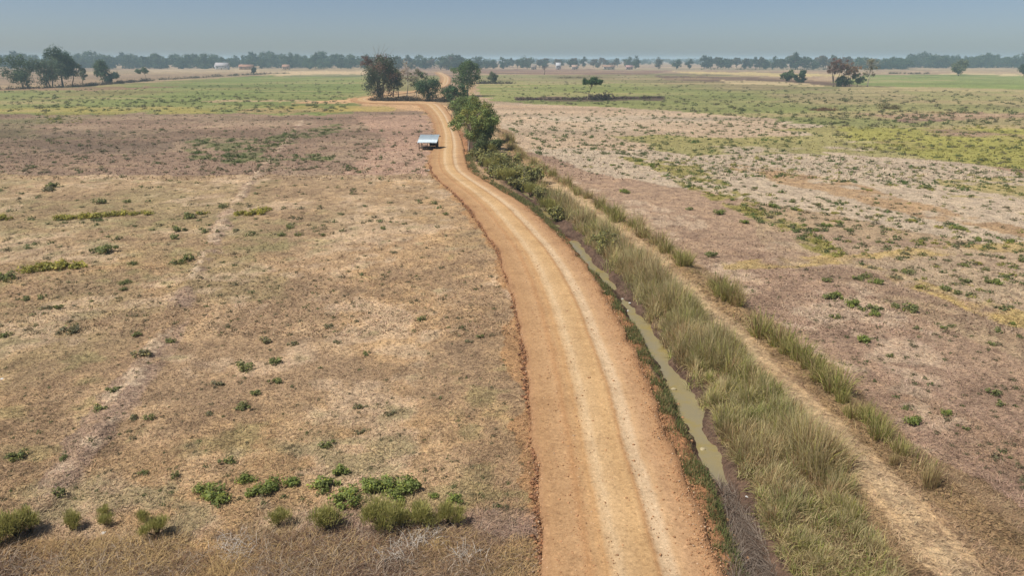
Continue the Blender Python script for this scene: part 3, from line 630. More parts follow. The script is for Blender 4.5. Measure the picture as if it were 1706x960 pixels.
for k_, (px, py, w_) in enumerate(sorted([(340, 824, 32), (370, 830, 40), (408, 801, 28), (422, 823, 26), (452, 816, 44), (487, 805, 38), (538, 813, 42), (563, 790, 32), (577, 834, 42), (605, 814, 42), (640, 814, 42), (666, 826, 36), (684, 812, 40), (757, 836, 28), (724, 827, 22)], reverse=True), 1):
    shrub(px, py, w_, 'leafy', nth(k_) + ' broad-leaved green shrub from the road in the loose leafy row', 'leafy shrubs in a row on the stubble')
for k_, (px, py, w_) in enumerate(sorted([(550, 884, 62), (634, 875, 74), (668, 874, 52), (703, 873, 66), (748, 873, 56), (463, 876, 38)], reverse=True), 1):
    shrub(px, py, w_, 'feathery', nth(k_) + ' feathery olive bush from the road, in front of the leafy row', 'feathery bushes before the leafy shrubs')
for k_, (px, py, w_) in enumerate(sorted([(28, 898, 62), (2, 914, 54), (52, 890, 44), (118, 884, 46), (262, 894, 52), (238, 870, 30), (175, 874, 30), (176, 858, 26)], reverse=True), 1):
    shrub(px, py, w_, 'feathery', nth(k_) + ' feathery green bush along the dry grass bank, counting away from the leafy row', 'feathery bushes on the dry grass bank')
LF = 'small green weed clump growing alone on the straw stubble left of the road'
for px, py, w_ in [(235, 598, 30), (288, 570, 18), (403, 616, 32), (362, 642, 22), (424, 660, 20), (410, 680, 26), (190, 653, 22), (165, 686, 24), (248, 700, 20), (30, 763, 32), (225, 697, 20), (443, 570, 24), (488, 575, 18), (547, 545, 18), (705, 535, 18), (600, 720, 18), (545, 745, 26), (98, 830, 24), (5, 562, 22), (118, 553, 34),
                   (13, 465, 34), (78, 515, 18), (100, 515, 18), (48, 500, 16), (72, 497, 16), (300, 440, 24), (318, 434, 24), (222, 442, 16), (205, 485, 14), (210, 472, 16), (205, 474, 14), (290, 398, 20), (320, 362, 26), (300, 385, 22), (343, 388, 16), (393, 385, 16), (470, 393, 16), (500, 392, 14), (480, 380, 16), (724, 340, 12), (742, 358, 12), (536, 393, 12), (640, 382, 12), (656, 422, 12), (84, 317, 26), (88, 312, 22), (163, 340, 20), (214, 337, 14), (372, 346, 16), (230, 560, 18), (560, 570, 14), (612, 590, 14), (380, 770, 28), (290, 795, 20), (240, 790, 18), (108, 770, 18), (350, 690, 16), (650, 690, 18), (600, 680, 20), (460, 640, 22), (455, 605, 26), (780, 570, 14), (800, 562, 14)]:
    kd = 'weed' if rng.random() < .7 else 'grey'
    shrub(px, py, w_, kd, LF if kd == 'weed' else 'dull grey-green weed tuft on the straw stubble left of the road', 'weeds scattered on the stubble field')
for px, py, w_ in [(105, 447, 40), (75, 450, 36), (128, 445, 34), (55, 452, 28), (180, 420, 36), (168, 420, 28)]:
    shrub(px, py, w_, 'yellow' if px < 150 else 'weed', 'low spreading yellow green weed mat in the wide patch on the stubble', 'weed mat on the stubble')
for px, py, w_ in [(100, 366, 26), (118, 365, 24), (135, 364, 28), (152, 363, 26), (168, 361, 24), (186, 360, 20), (203, 358, 26), (226, 358, 18), (247, 356, 22), (5, 366, 26), (400, 357, 22), (425, 357, 28), (445, 352, 24), (340, 357, 20)]:
    shrub(px, py, w_, 'yellow', 'low yellow green weed in the broken line crossing the stubble field', 'line of yellow green weeds')
RB = 'dark green weed bush dotted over the pale bare field right of the bund'; RN = 'small green shrub standing alone on the pinkish stubble right of the footpath'
for px, py, w_ in [(1522, 518, 30), (1437, 568, 28), (1523, 706, 30), (1512, 682, 16), (1655, 656, 26), (1668, 675, 20), (1578, 690, 16), (1392, 529, 20), (1392, 496, 24), (1382, 498, 22), (1460, 472, 20), (1420, 510, 22), (1435, 515, 20), (1458, 515, 22), (1455, 525, 16), (1378, 470, 18), (1430, 466, 22), (1445, 462, 18), (1495, 512, 18), (1512, 456, 22), (1572, 484, 22), (1590, 490, 18), (1608, 470, 18), (1650, 472, 20), (1660, 473, 20), (1688, 542, 12), (1660, 553, 18), (1650, 575, 14), (1585, 545, 12), (1570, 548, 14), (1530, 548, 12), (1610, 715, 14), (1484, 595, 14), (1185, 428, 20), (1200, 357, 18), (1040, 322, 14), (1150, 350, 14), (1240, 372, 14), (1182, 425, 16), (1700, 435, 24), (1666, 430, 14)]:
    shrub(px, py, w_, 'weed' if rng.random() < .75 else 'leafy', RN, 'shrubs on the pinkish stubble')
def zone(poly, n, kinds, w0, w1, label, group, real):
    x, y = in_px(poly, n)
    for i in range(n):
        wm = rng.uniform(w0, w1) * (1 if rng.random() < .8 else 1.35); kd = kinds[int(rng.integers(len(kinds)))]
        if i < real:
            me = BUSH[kd][NSH[0] % len(BUSH[kd])]; NSH[0] += 1
            tag(obj('shrub', me, None, (x[i], y[i], gz(x[i], y[i]) - .03 * wm), rng.uniform(0, 6.28), (wm, wm * rng.uniform(.8, 1.2), wm * rng.uniform(.7, 1.0))), label, 'shrub', group)
        else: WEED.append((x[i], y[i], wm, kd))
WEED = []
near_pale = [(905, 262), (1010, 262), (1160, 270), (1330, 320), (1706, 400), (1706, 420), (1330, 400), (1270, 362), (1120, 308), (960, 288)]
zone(near_pale, 260, ['weed', 'weed', 'leafy', 'grey', 'yellow'], .55, 1.05, RB, 'weed bushes over the pale field', 62)
zone([(1280, 300), (1706, 330), (1706, 530), (1560, 490), (1400, 430)], 230, ['weed', 'weed', 'grey', 'yellow'], .4, .9, RB, 'weed bushes over the pale field', 50)
zone([(1150, 440), (1330, 445), (1706, 545), (1706, 820), (1420, 640), (1260, 520)], 260, ['weed', 'grey', 'grey'], .12, .45, RN, 'shrubs on the pinkish stubble', 0)
zone([(820, 190), (1080, 180), (1420, 205), (1300, 255), (1040, 262), (900, 258)], 750, ['weed', 'weed', 'leafy', 'olive'], .6, 1.5, RB, '', 0)
zone([(1000, 255), (1300, 255), (1706, 285), (1706, 330), (1330, 300), (1100, 285)], 520, ['weed', 'yellow', 'weed', 'leafy'], .45, 1.2, RB, '', 0)
zone([(1040, 264), (1160, 278), (1290, 352), (1420, 422), (1390, 430), (1240, 358), (1120, 304)], 170, ['yellow', 'weed', 'yellow', 'leafy'], .4, 1.1, RB, '', 0)
zone([(1380, 212), (1706, 208), (1706, 283), (1540, 264), (1400, 250)], 380, ['yellow', 'weed', 'grey'], .6, 1.4, RB, '', 0)
zone([(0, 187), (560, 187), (720, 188), (716, 288), (0, 290)], 800, ['weed', 'grey', 'grey'], .4, 1.3, LF, '', 0)
zone([(330, 230), (430, 232), (570, 205), (580, 212), (500, 232), (420, 262), (560, 258), (560, 266), (400, 275), (320, 262)], 170, ['weed', 'weed', 'leafy'], .7, 1.5, LF, '', 0)
zone([(60, 190), (130, 190), (140, 205), (60, 206)], 40, ['weed', 'yellow'], .8, 1.6, LF, '', 0)
zone([(0, 296), (690, 290), (760, 380), (0, 420)], 130, ['weed', 'grey', 'weed'], .5, 1.0, LF, '', 0)
zone([(0, 292), (690, 290), (840, 440), (870, 560), (0, 560)], 800, ['weed', 'grey', 'grey'], .15, .5, LF, '', 0)
zone([(0, 560), (870, 560), (890, 860), (0, 860)], 520, ['weed', 'grey', 'grey'], .08, .30, LF, '', 0)
zone([(480, 780), (820, 800), (870, 850), (760, 850), (330, 840), (330, 800)], 60, ['grey', 'weed'], .15, .4, LF, '', 0)
zone([(800, 126), (1180, 124), (1430, 150), (1706, 150), (1706, 210), (1430, 212), (1080, 180), (850, 172)], 1100, ['weed', 'grey', 'olive', 'grey'], .8, 2.4, RB, '', 0)
zone([(0, 152), (300, 145), (600, 128), (590, 186), (0, 186)], 700, ['olive', 'weed', 'grey'], .8, 2.2, LF, '', 0)
def build_weeds():
    mb = MB(); CL = {'leafy': alb(104, 124, 66), 'weed': alb(106, 116, 70), 'yellow': alb(160, 156, 84), 'grey': alb(124, 118, 88), 'olive': alb(120, 124, 80)}
    x = np.array([w[0] for w in WEED]); y = np.array([w[1] for w in WEED]); s = np.array([w[2] for w in WEED]); c = np.array([CL[w[3]] for w in WEED])
    ok = (glook(RD, x, y) > .5) & (glook(pd, x, y) > 1.0) & (glook(DD, x, y) > 2); x, y, s, c = x[ok], y[ok], s[ok], c[ok]; z = gza(x, y); n = 26; N_ = len(x)
    d = rng.normal(size=(N_, n, 3)); d /= np.linalg.norm(d, axis=2, keepdims=True); d[:, :, 2] = np.abs(d[:, :, 2])
    pos = np.stack([x, y, z], 1)[:, None, :] + d * (s[:, None] * .45 * rng.uniform(.3, 1.05, (N_, n)))[:, :, None] * np.array([1.1, 1.1, .75])
    leaves(mb, pos.reshape(-1, 3), (d + [0, 0, .6]).reshape(-1, 3) + rng.normal(0, .4, (N_ * n, 3)), np.repeat(s, n) * rng.uniform(.18, .34, N_ * n), np.repeat(s, n) * rng.uniform(.09, .16, N_ * n), np.repeat(c, n, 0) * rng.uniform(.7, 1.3, (N_ * n, 1)))
    tag(obj('weeds', mb.mesh('weeds', M_LEAF)), kind='stuff')
build_weeds()

# grass tufts on the bund
def tuft_mesh(seed, green):
    global rng
    k_ = rng; rng = np.random.default_rng(seed); mb = MB(); n = 240; a = rng.uniform(0, 6.28, n); q = .26 * np.sqrt(rng.random(n))
    c = gpal(n, green); tip = np.where(rng.random((n, 1)) < .5, alb(190, 174, 118), c)
    blades(mb, np.stack([q * np.cos(a), q * np.sin(a), np.full(n, -.03)], 1), a + rng.normal(0, .8, n), np.abs(rng.normal(.38, .24, n)), rng.uniform(.3, 1.08, n), .018, c, tip)
    rng = k_; return mb.mesh('grass_tuft', M_GRASS)
TUFT = [tuft_mesh(4000 + i, g) for i, g in enumerate((.75, .65, .55, .8, .05, .3))]
TG = 'grass clump of the bund row, counting up from the lone straw tuft'
i_ = 0
for k_, (px, py, hpx, v_) in enumerate([(1495, 762, 34, 1), (1470, 736, 44, 0), (1452, 722, 40, 3), (1440, 706, 40, 1), (1425, 700, 34, 2), (1402, 676, 44, 3), (1385, 660, 50, 0), (1368, 640, 54, 1), (1350, 622, 54, 0), (1333, 606, 48, 3), (1315, 594, 40, 1), (1296, 580, 36, 2), (1276, 568, 40, 1), (1225, 516, 40, 5), (1214, 508, 46, 0), (1204, 497, 44, 3), (1190, 486, 34, 5), (1150, 449, 30, 0), (1140, 444, 34, 3), (1128, 436, 34, 0), (1112, 424, 30, 1), (1098, 414, 26, 5),
                        (1070, 396, 24, 5), (1052, 384, 30, 1), (1030, 372, 30, 0), (1016, 360, 26, 3), (1000, 352, 24, 1), (975, 335, 22, 5), (958, 323, 22, 1), (940, 312, 20, 5), (922, 300, 20, 2), (905, 290, 20, 5), (888, 278, 18, 2), (872, 264, 20, 5), (858, 252, 20, 5), (848, 240, 18, 5)], 1):
    px += rng.normal(0, 4); hpx *= rng.uniform(.7, 1.25); x, y = g1(px, py + rng.normal(0, 2)); hm_ = hpx / (ppm(x, y) * .93); tag(obj('grass_tuft', TUFT[v_], None, (x, y, gz(x, y) - .02), rng.uniform(0, 6.28), (hm_ * rng.uniform(.8, 1.7), hm_ * rng.uniform(.8, 1.4), hm_)), nth(k_) + ' ' + TG, 'grass', 'grass clumps along the bund')
for px, py, hpx, lab in [(1548, 815, 62, 'tall tuft of pale straw grass standing alone past the last green clump'), (1488, 778, 34, 'short tuft of pale straw grass at the foot of the bund clumps')]:
    x, y = g1(px, py); hm_ = hpx / (ppm(x, y) * .9); tag(obj('grass_tuft', TUFT[4], None, (x, y, gz(x, y) - .02), 1.0, (hm_ * .55, hm_ * .55, hm_)), lab, 'grass', 'dry grass tufts')

# ------------------------------------------------------------------ trees
def tree_meshes(seed, h, th, rx, shape='round', ncl=16, nleaf=2500, ls=.45, col=(74, 92, 56), bark=(120, 104, 88), lean=0.0, tr=None, limbs=True, stems=1, pal2=None, split=True):
    """trunk with limbs reaching every leaf clump, and a crown of leaf clumps; base at the origin"""
    global rng
    k_ = rng; rng = np.random.default_rng(seed); tb = MB(); cb = MB() if split else tb
    tr = tr or max(.10, h * .018); cz = (th + h) / 2; rz = (h - th) / 2; cen = []
    bk = alb(*bark)
    for i in range(ncl):
        for _ in range(50):
            p = rng.uniform(-1, 1, 3)
            if np.linalg.norm(p) > 1 or np.linalg.norm(p) < .25: continue
            if shape == 'cone': w_ = (1 - p[2]) / 2 + .12; q = np.array([p[0] * w_, p[1] * w_, p[2]])
            elif shape == 'umbrella': q = np.array([p[0], p[1], .2 + .8 * abs(p[2]) * (1 - .5 * np.hypot(p[0], p[1]))])
            elif shape == 'tall': q = np.array([p[0] * (.75 + .25 * math.sin(i)), p[1], p[2]])
            else: q = p
            break
        cen.append(np.array([q[0] * rx, q[1] * rx, cz + q[2] * rz]))
    cen = np.array(cen); cen[:, 0] += lean * cen[:, 2]
    cr = (rx * rz * rz) ** (1 / 3) * (.58 if not split else .66 if shape not in ('sparse', 'bare') else .42) * rng.uniform(.7, 1.25, ncl) * (12 / max(ncl, 6)) ** .33
    roots = [np.array([rng.uniform(-.25, .25) * rx * (stems > 1), rng.uniform(-.25, .25) * rx * (stems > 1), 0]) for _ in range(stems)]
    tops = []
    for r0 in roots:
        top = r0 * 1.4 + np.array([lean * cz * .9 + rng.normal(0, .05 * h), rng.normal(0, .04 * h), th + (h - th) * .45])
        mid = (r0 + top) / 2 + rng.normal(0, .02 * h, 3)
        P = [r0 + [0, 0, -.15], r0 * .95 + [lean * h * .03, 0, .12 * h * .5], mid, top]
        tubemb(tb, P, [tr * 1.5, tr * 1.1, tr * .85, tr * .4], bk * rng.uniform(.85, 1.15), 7); tops.append((P, top))
    for c_ in (cen if limbs else []):
        P, top = tops[int(np.argmin([np.linalg.norm((c_ - t_)[:2]) for _, t_ in tops]))]
        u = rng.uniform(.35, .95); st = P[2] * (1 - u) + P[3] * u if u > .3 else P[2]
        md = (st + c_) / 2 + [0, 0, .06 * h] + rng.normal(0, .02 * h, 3)
        tubemb(tb, [st, md, c_], [tr * .42, tr * .28, tr * .12], bk * rng.uniform(.8, 1.2), 4)
        if shape in ('bare', 'sparse'):
            for _ in range(5):
                e = c_ + rng.normal(0, .13 * h, 3) + [0, 0, .05 * h]; tubemb(tb, [md, (md + e) / 2 + rng.normal(0, .02 * h, 3), e], [tr * .2, tr * .14, tr * .05], bk * rng.uniform(.8, 1.2), 3)
    if nleaf:
        n = nleaf; w_ = rng.choice(ncl, n, p=cr ** 2 / (cr ** 2).sum()); d = rng.normal(size=(n, 3)); d /= np.linalg.norm(d, axis=1, keepdims=True)
        sub = rng.normal(size=(ncl, 9, 3)); sub /= np.linalg.norm(sub, axis=2, keepdims=True); si = rng.integers(0, 9, n)
        pos = cen[w_] + (sub[w_, si] * .55 + d * rng.uniform(.15, .6, (n, 1))) * cr[w_][:, None] * np.array([1, 1, .82])
        pos[:, 2] = np.maximum(pos[:, 2], .05)
        c = alb(*col) * (1.75 if split else 1.25) * rng.uniform(.78, 1.22, ncl)[w_][:, None]
        if pal2 is not None:
            sel = rng.random(ncl) < pal2[1]; c = np.where(sel[w_][:, None], alb(*pal2[0]) * 1.75 * rng.uniform(.8, 1.2, (n, 1)), c)
        c = c * rng.uniform(.7, 1.3, (n, 1)) * rng.uniform(.94, 1.06, (n, 3))
        leaves(cb, pos, d * .5 + sub[w_, si] * .4 + rng.normal(0, .4, (n, 3)) + [0, 0, .35], rng.uniform(.7, 1.3, n) * ls, rng.uniform(.7, 1.3, n) * ls * .55, np.clip(c, .005, .6))
    rng = k_
    if not split: return tb.mesh('tree', M_LEAF)
    return tb.mesh('trunk', M_BARK), (cb.mesh('crown', M_LEAF) if nleaf else None)
def plant_tree(name, px, py, hpx, wpx, label, shape='round', th=.22, group=None, cat='tree', seed=None, **kw):
    x, y = g1(px, py); s = 1 / ppm(x, y); h = hpx * s; rx = wpx * s / 2
    seed = seed or int(px * 7 + py)
    kw.setdefault('ls', float(np.clip(.0042 * y * .42 + .12, .2, 1.5)))
    t_, c_ = tree_meshes(seed, h, th * h, rx * .82, shape, **kw)
    e = empty(name, (x, y, gz(x, y))); tag(e, label, cat, group)
    obj('trunk', t_, e)
    if c_ is not None: obj('crown', c_, e)
    return e
GREEN = (78, 94, 58); DARK = (62, 80, 54); OLIVE = (100, 102, 68); BROWN = (112, 92, 78)
# roadside trees past the hut
plant_tree('roadside_tree', 781, 253, 74, 80, 'leaning pale-trunked tree overhanging the road edge opposite the hut', th=.34, ncl=26, nleaf=4600, col=(108, 120, 68), bark=(170, 155, 138), lean=.12, ls=.34, pal2=((124, 124, 66), .35))
plant_tree('roadside_tree', 797, 238, 72, 62, 'dense green tree on the ditch bank just behind the leaning roadside tree', th=.08, ncl=26, nleaf=7500, col=(100, 114, 66), ls=.36, pal2=((112, 116, 64), .3))
plant_tree('roadside_tree', 806, 250, 46, 44, 'short bushy dark tree at the ditch bank below the roadside trees', th=.08, ncl=16, nleaf=4000, col=(86, 102, 60), ls=.32)
plant_tree('roadside_tree', 777, 208, 50, 56, 'bright green roadside tree where the road starts its bend', th=.06, ncl=20, nleaf=4500, col=(102, 116, 68), ls=.45)
plant_tree('broadleaf_tree', 779, 160, 55, 62, 'spreading green tree with a pale forked trunk beside the far green field', th=.30, ncl=22, nleaf=4500, col=(78, 96, 58), bark=(176, 164, 152))
plant_tree('broadleaf_tree', 761, 176, 34, 44, 'small dark green tree at the outside of the road bend', th=.1, ncl=14, nleaf=2600, col=(64, 88, 54))
plant_tree('broadleaf_tree', 713, 168, 48, 50, 'dark round green tree at the right end of the clump inside the road bend', th=.10, ncl=18, nleaf=3600, col=(60, 82, 52))
plant_tree('large_tree', 636, 165, 66, 64, 'large dense dark tree at the left end of the clump inside the road bend', th=.02, ncl=34, nleaf=7000, col=(68, 78, 58), pal2=(BROWN, .25), stems=2)
plant_tree('large_tree', 632, 163, 74, 66, 'tall purplish brown thin-leaved tree rising above the dense dark tree', 'sparse', th=.42, ncl=24, nleaf=2000, col=(104, 84, 78))
plant_tree('broadleaf_tree', 655, 161, 57, 36, 'olive brown half-bare tree beside the large dark tree', 'sparse', th=.35, ncl=18, nleaf=1600, col=(100, 94, 68))
plant_tree('bare_tree', 678, 163, 60, 18, 'bare white-trunked tree with level branches in the middle of the clump', 'bare', th=.25, ncl=14, nleaf=160, col=(140, 124, 100), bark=(206, 200, 186), tr=.17)
plant_tree('bare_tree', 694, 161, 46, 26, 'thin grey tree with few leaves left of the dark round tree', 'sparse', th=.3, ncl=14, nleaf=800, col=(108, 106, 84), bark=(190, 180, 166))
plant_tree('bare_tree', 664, 163, 44, 22, 'spindly grey-stemmed tree between the olive tree and the white trunk', 'sparse', th=.3, ncl=12, nleaf=700, col=(106, 108, 78), bark=(120, 108, 96))
plant_tree('small_tree', 822, 139, 19, 18, 'small round tree on the scrub bank behind the far green strip', th=.15, ncl=12, nleaf=1200, col=(88, 94, 66))
# left group
plant_tree('large_tree', 38, 146, 50, 58, 'broad dark green tree standing apart at the far edge of the green field', th=.08, ncl=24, nleaf=4200, col=(70, 86, 58))
plant_tree('tall_tree', 83, 145, 50, 54, 'grey-green tree leaning against the tallest tree of the field edge group', th=.12, ncl=22, nleaf=3600, col=(86, 98, 76), stems=3)
plant_tree('tall_tree', 102, 144, 60, 50, 'tallest dark tree of the group on the green field edge', 'tall', th=.18, ncl=24, nleaf=4200, col=(64, 82, 60), stems=2)
plant_tree('tall_tree', 121, 143, 48, 34, 'dark upright tree at the right side of the tallest tree', 'tall', th=.2, ncl=18, nleaf=3000, col=(58, 78, 62))
plant_tree('small_tree', 138, 140, 30, 18, 'slim sparse tree next to the dark upright tree', 'sparse', th=.25, ncl=12, nleaf=900, col=(94, 100, 76))
plant_tree('small_tree', 172, 139, 36, 32, 'pointed green tree on the dark scrub bank of the field edge', 'cone', th=.08, ncl=20, nleaf=2600, col=(72, 88, 60))
plant_tree('small_tree', 187, 139, 18, 26, 'low dark bushy tree at the foot of the pointed tree', th=.05, ncl=12, nleaf=1600, col=(56, 74, 58))
plant_tree('small_tree', 244, 133, 19, 22, 'small leaning tree standing alone on the field edge scrub', 'umbrella', th=.3, ncl=12, nleaf=900, col=(84, 96, 68), lean=-.25)
plant_tree('small_tree', 423, 123, 11, 9, 'tiny round dark tree before the pale far field', th=.1, ncl=9, nleaf=600, col=(62, 70, 62))
# right side
plant_tree('umbrella_tree', 978, 167, 35, 38, 'flat-topped acacia on a crooked trunk above the dark scrub line', 'umbrella', th=.58, ncl=16, nleaf=2200, col=(64, 88, 50), bark=(160, 142, 122), lean=.28)
plant_tree('bare_tree', 907, 124, 16, 14, 'small bare dark tree on the far brown field', 'bare', th=.35, ncl=14, nleaf=0, bark=(104, 88, 82), tr=.28)
plant_tree('round_tree', 1311, 135, 18, 22, 'round clipped-looking green tree, brighter of the pair on the far field', th=.05, ncl=18, nleaf=2200, col=(72, 90, 50))
plant_tree('round_tree', 1332, 137, 19, 22, 'round dark green tree, darker of the pair on the far field', th=.05, ncl=18, nleaf=2200, col=(56, 74, 50))
plant_tree('sparse_tree', 1392, 144, 48, 40, 'purplish brown thin-crowned tree at the left of the far field clump', 'sparse', th=.38, ncl=24, nleaf=2000, col=(110, 84, 74), stems=3, bark=(150, 134, 116))
plant_tree('sparse_tree', 1415, 144, 40, 34, 'pale-trunked tree with rusty thin crown in the far field clump', 'sparse', th=.45, ncl=18, nleaf=1200, col=(122, 96, 72), bark=(200, 186, 164))
plant_tree('sparse_tree', 1445, 144, 46, 26, 'tall pale bare trunk at the right of the far field clump', 'bare', th=.3, ncl=14, nleaf=500, col=(110, 104, 78), bark=(198, 188, 170), tr=.3)
plant_tree('small_tree', 1405, 144, 16, 34, 'low dark green bush tree at the foot of the far field clump', th=.05, ncl=14, nleaf=1800, col=(66, 82, 54))
plant_tree('small_tree', 1428, 144, 24, 28, 'green leafy young tree between the pale trunks of the far field clump', 'sparse', th=.1, ncl=14, nleaf=1300, col=(88, 102, 66))
plant_tree('small_tree', 1597, 126, 25, 26, 'grey-green bushy tree on the edge of the far lawn-green field', th=.1, ncl=16, nleaf=1800, col=(92, 96, 70))
plant_tree('small_tree', 1704, 128, 22, 20, 'dark tree at the far end of the lawn-green field edge', th=.1, ncl=12, nleaf=1400, col=(62, 74, 58))
for px, hp, wp, sh, col, lab in [(1058, 20, 14, 'tall', (64, 78, 62), 'upright dark tree standing alone on the far field boundary'), (1097, 17, 17, 'round', (84, 82, 72), 'brownish open tree between two darker ones on the far boundary'), (1127, 16, 18, 'round', (56, 74, 58), 'compact dark round tree at the end of the far boundary trees'), (878, 19, 34, 'round', (66, 82, 62), 'broad dark tree beside small pale houses on the far boundary'), (540, 22, 26, 'round', (68, 84, 64), 'tall rounded tree rising over the far wood left of the clump'), (515, 18, 24, 'round', (70, 86, 66), 'lower rounded tree at the edge of the far wood left of the clump')]:
    plant_tree('boundary_tree', px, 115, hp, wp, lab, sh, th=.12, ncl=14, nleaf=1500, col=col)

# the line of trees along the horizon
FARP = [tree_meshes(7000 + i * 3, 1.0, t_, r_, sh, ncl=14, nleaf=760, ls=.12, col=c_, bark=(110, 96, 84), tr=.02, split=False, limbs=True) for i, (t_, r_, sh, c_) in enumerate(
    [(.12, .42, 'round', (66, 82, 58)), (.2, .30, 'tall', (60, 76, 58)), (.1, .55, 'round', (74, 88, 62)), (.3, .26, 'tall', (84, 84, 70)), (.15, .38, 'cone', (62, 80, 58)), (.3, .34, 'sparse', (104, 92, 78)), (.06, .62, 'round', (64, 84, 56))])]
def far_row(x0, x1, n, y0, y1, h0, h1, pro, label, group):
    for i in range(n):
        px = x0 + (x1 - x0) * (i + rng.uniform(-1.2, 2)) / n; py = rng.uniform(y0, y1); x, y = g1(px, py)
        hh = (h0 + (h1 - h0) * np.clip(float(vn(px / 23.0, 3.3, 5)) * .75 + rng.normal(.12, .25), -.25, 1.2)) / ppm(x, y); me = FARP[pro[int(rng.integers(len(pro)))]]
        tag(obj('distant_tree', me, None, (x, y, -.05), rng.uniform(0, 6.28), (hh * rng.uniform(.9, 1.9), hh * rng.uniform(.9, 1.4), hh)), label, 'tree', group)
far_row(-30, 620, 108, 111.5, 115, 16, 25, [0, 2, 6, 1, 0, 2], 'hazy tree in the long wood behind the tan fields left of the clump', 'trees of the long far wood')
far_row(620, 800, 26, 112, 116, 13, 21, [0, 2, 1, 5], 'hazy tree behind the clump and the far end of the road', 'trees behind the clump')
far_row(800, 1050, 34, 111, 114.5, 9, 17, [0, 3, 5, 1, 4], 'hazy small tree among the pale houses on the far boundary', 'trees among the far houses')
far_row(1150, 1300, 19, 113, 115, 13, 19, [1, 3, 1, 4], 'slender upright tree in the open row along the far boundary', 'slender boundary trees')
far_row(1296, 1346, 9, 114.5, 116.5, 18, 27, [0, 1, 5, 1], 'tall tree in the tight grove behind the two round trees', 'tall grove trees')
far_row(1350, 1420, 10, 114, 116, 12, 22, [5, 3, 0], 'thin brownish tree between the tall grove and the domed wood', 'thin grove trees')
far_row(1415, 1508, 28, 114, 115.5, 14, 18.5, [6, 6, 2], 'rounded tree of the dense dome-shaped wood', 'trees of the domed wood')
far_row(1510, 1740, 50, 111.5, 113.5, 14, 22, [0, 1, 4, 6, 2], 'hazy tree of the wood behind the lawn-green field', 'trees behind the lawn-green field')
def build_far_wood():
    mb = MB(); n = 2100; px = rng.uniform(-300, 2000, n); py = 99.7 + rng.uniform(0, 1, n) ** 1.5 * 8.5; q = G(px, py); s = 1 / ppm(q[:, 0], q[:, 1]); hm = np.clip(rng.uniform(3, 9, n) * s, 7, 19); m_ = 46
    d = rng.normal(size=(n, m_, 3)); d /= np.linalg.norm(d, axis=2, keepdims=True)
    pos = np.stack([q[:, 0], q[:, 1], hm * .55], 1)[:, None, :] + d * (hm[:, None] * rng.uniform(.25, 1, (n, m_)))[:, :, None] * np.array([.9, .5, .45])
    c = np.repeat(alb(74, 92, 70) * rng.uniform(.8, 1.25, (n, 1)), m_, 0)
    leaves(mb, pos.reshape(-1, 3), d.reshape(-1, 3) + rng.normal(0, .5, (n * m_, 3)), np.repeat(hm, m_) * .36, np.repeat(hm, m_) * .26, c)
    tag(obj('far_woodland', mb.mesh('far_woodland', M_LEAF)), kind='stuff')
build_far_wood()
def scrub(pts, n, h0, h1, col, name='scrub', wd=1.0):
    """low continuous scrub along a line"""
    P = np.array([g1(*p_) for p_ in pts]); L_ = np.concatenate([[0], np.cumsum(np.linalg.norm(np.diff(P, axis=0), axis=1))]); s = rng.uniform(0, L_[-1], n)
    x = np.interp(s, L_, P[:, 0]) + rng.normal(0, wd, n); y = np.interp(s, L_, P[:, 1]) + rng.normal(0, wd, n); prof = .35 + .9 * fbm(s, s * 0, 6.0, 3, n)
    hh = rng.uniform(h0, h1, n) * prof; m_ = 30; d = rng.normal(size=(n, m_, 3)); d /= np.linalg.norm(d, axis=2, keepdims=True); d[:, :, 2] = np.abs(d[:, :, 2])
    pos = np.stack([x, y, x * 0], 1)[:, None, :] + d * (hh[:, None] * rng.uniform(.3, 1, (n, m_)))[:, :, None]
    ls = np.repeat(hh, m_) * .32; mb = MB(); leaves(mb, pos.reshape(-1, 3), d.reshape(-1, 3) + rng.normal(0, .5, (n * m_, 3)), ls, ls * .5, vary(alb(*col), n * m_, .35))
    tag(obj(name, mb.mesh(name, M_LEAF)), kind='stuff')
scrub([(-60, 149.5), (40, 148), (120, 145), (190, 139.5), (250, 134)], 260, 1.2, 3.2, (88, 78, 66), wd=2.0); scrub([(250, 134), (300, 131), (360, 127.5), (420, 124.5), (450, 123), (480, 122)], 150, 1.0, 3.2, (96, 92, 76), wd=3.0)
scrub([(618, 167.5), (650, 167.8), (690, 168), (722, 168), (745, 170)], 200, 1.0, 2.4, (92, 82, 64)); scrub([(792, 139.5), (810, 139), (848, 139)], 70, 1.5, 3.5, (96, 84, 74), wd=2)
scrub([(860, 166), (920, 166), (980, 165.5), (1030, 164.5), (1108, 163)], 230, .6, 1.6, (88, 74, 66)); scrub([(984, 166), (1010, 165)], 40, 1.6, 3.2, (96, 86, 74))
scrub([(742, 150), (752, 170), (758, 182), (764, 194)], 70, 1.2, 2.6, (84, 84, 58)); scrub([(1170, 115.5), (1400, 116)], 60, 2, 4, (100, 96, 78), wd=4); scrub([(1480, 122.5), (1545, 122.8)], 40, 1.4, 3, (92, 88, 68), wd=3)
scrub([(1352, 184), (1390, 184)], 40, .7, 1.4, (146, 112, 86)); scrub([(1470, 181), (1494, 182)], 24, 1.0, 2.2, (140, 128, 88)); scrub([(1550, 188), (1620, 188)], 60, .5, 1.0, (170, 150, 108))
scrub([(930, 130), (1000, 129.5)], 40, 1, 2, (118, 98, 72), wd=2); scrub([(800, 216), (824, 214), (840, 236), (856, 252)], 40, .4, .8, (112, 106, 72), wd=.5)
plant_tree('roadside_bush', 812, 262, 34, 46, 'wide olive bush between the roadside trees and the ditch', th=.03, ncl=16, nleaf=3600, col=(86, 94, 58), ls=.3)
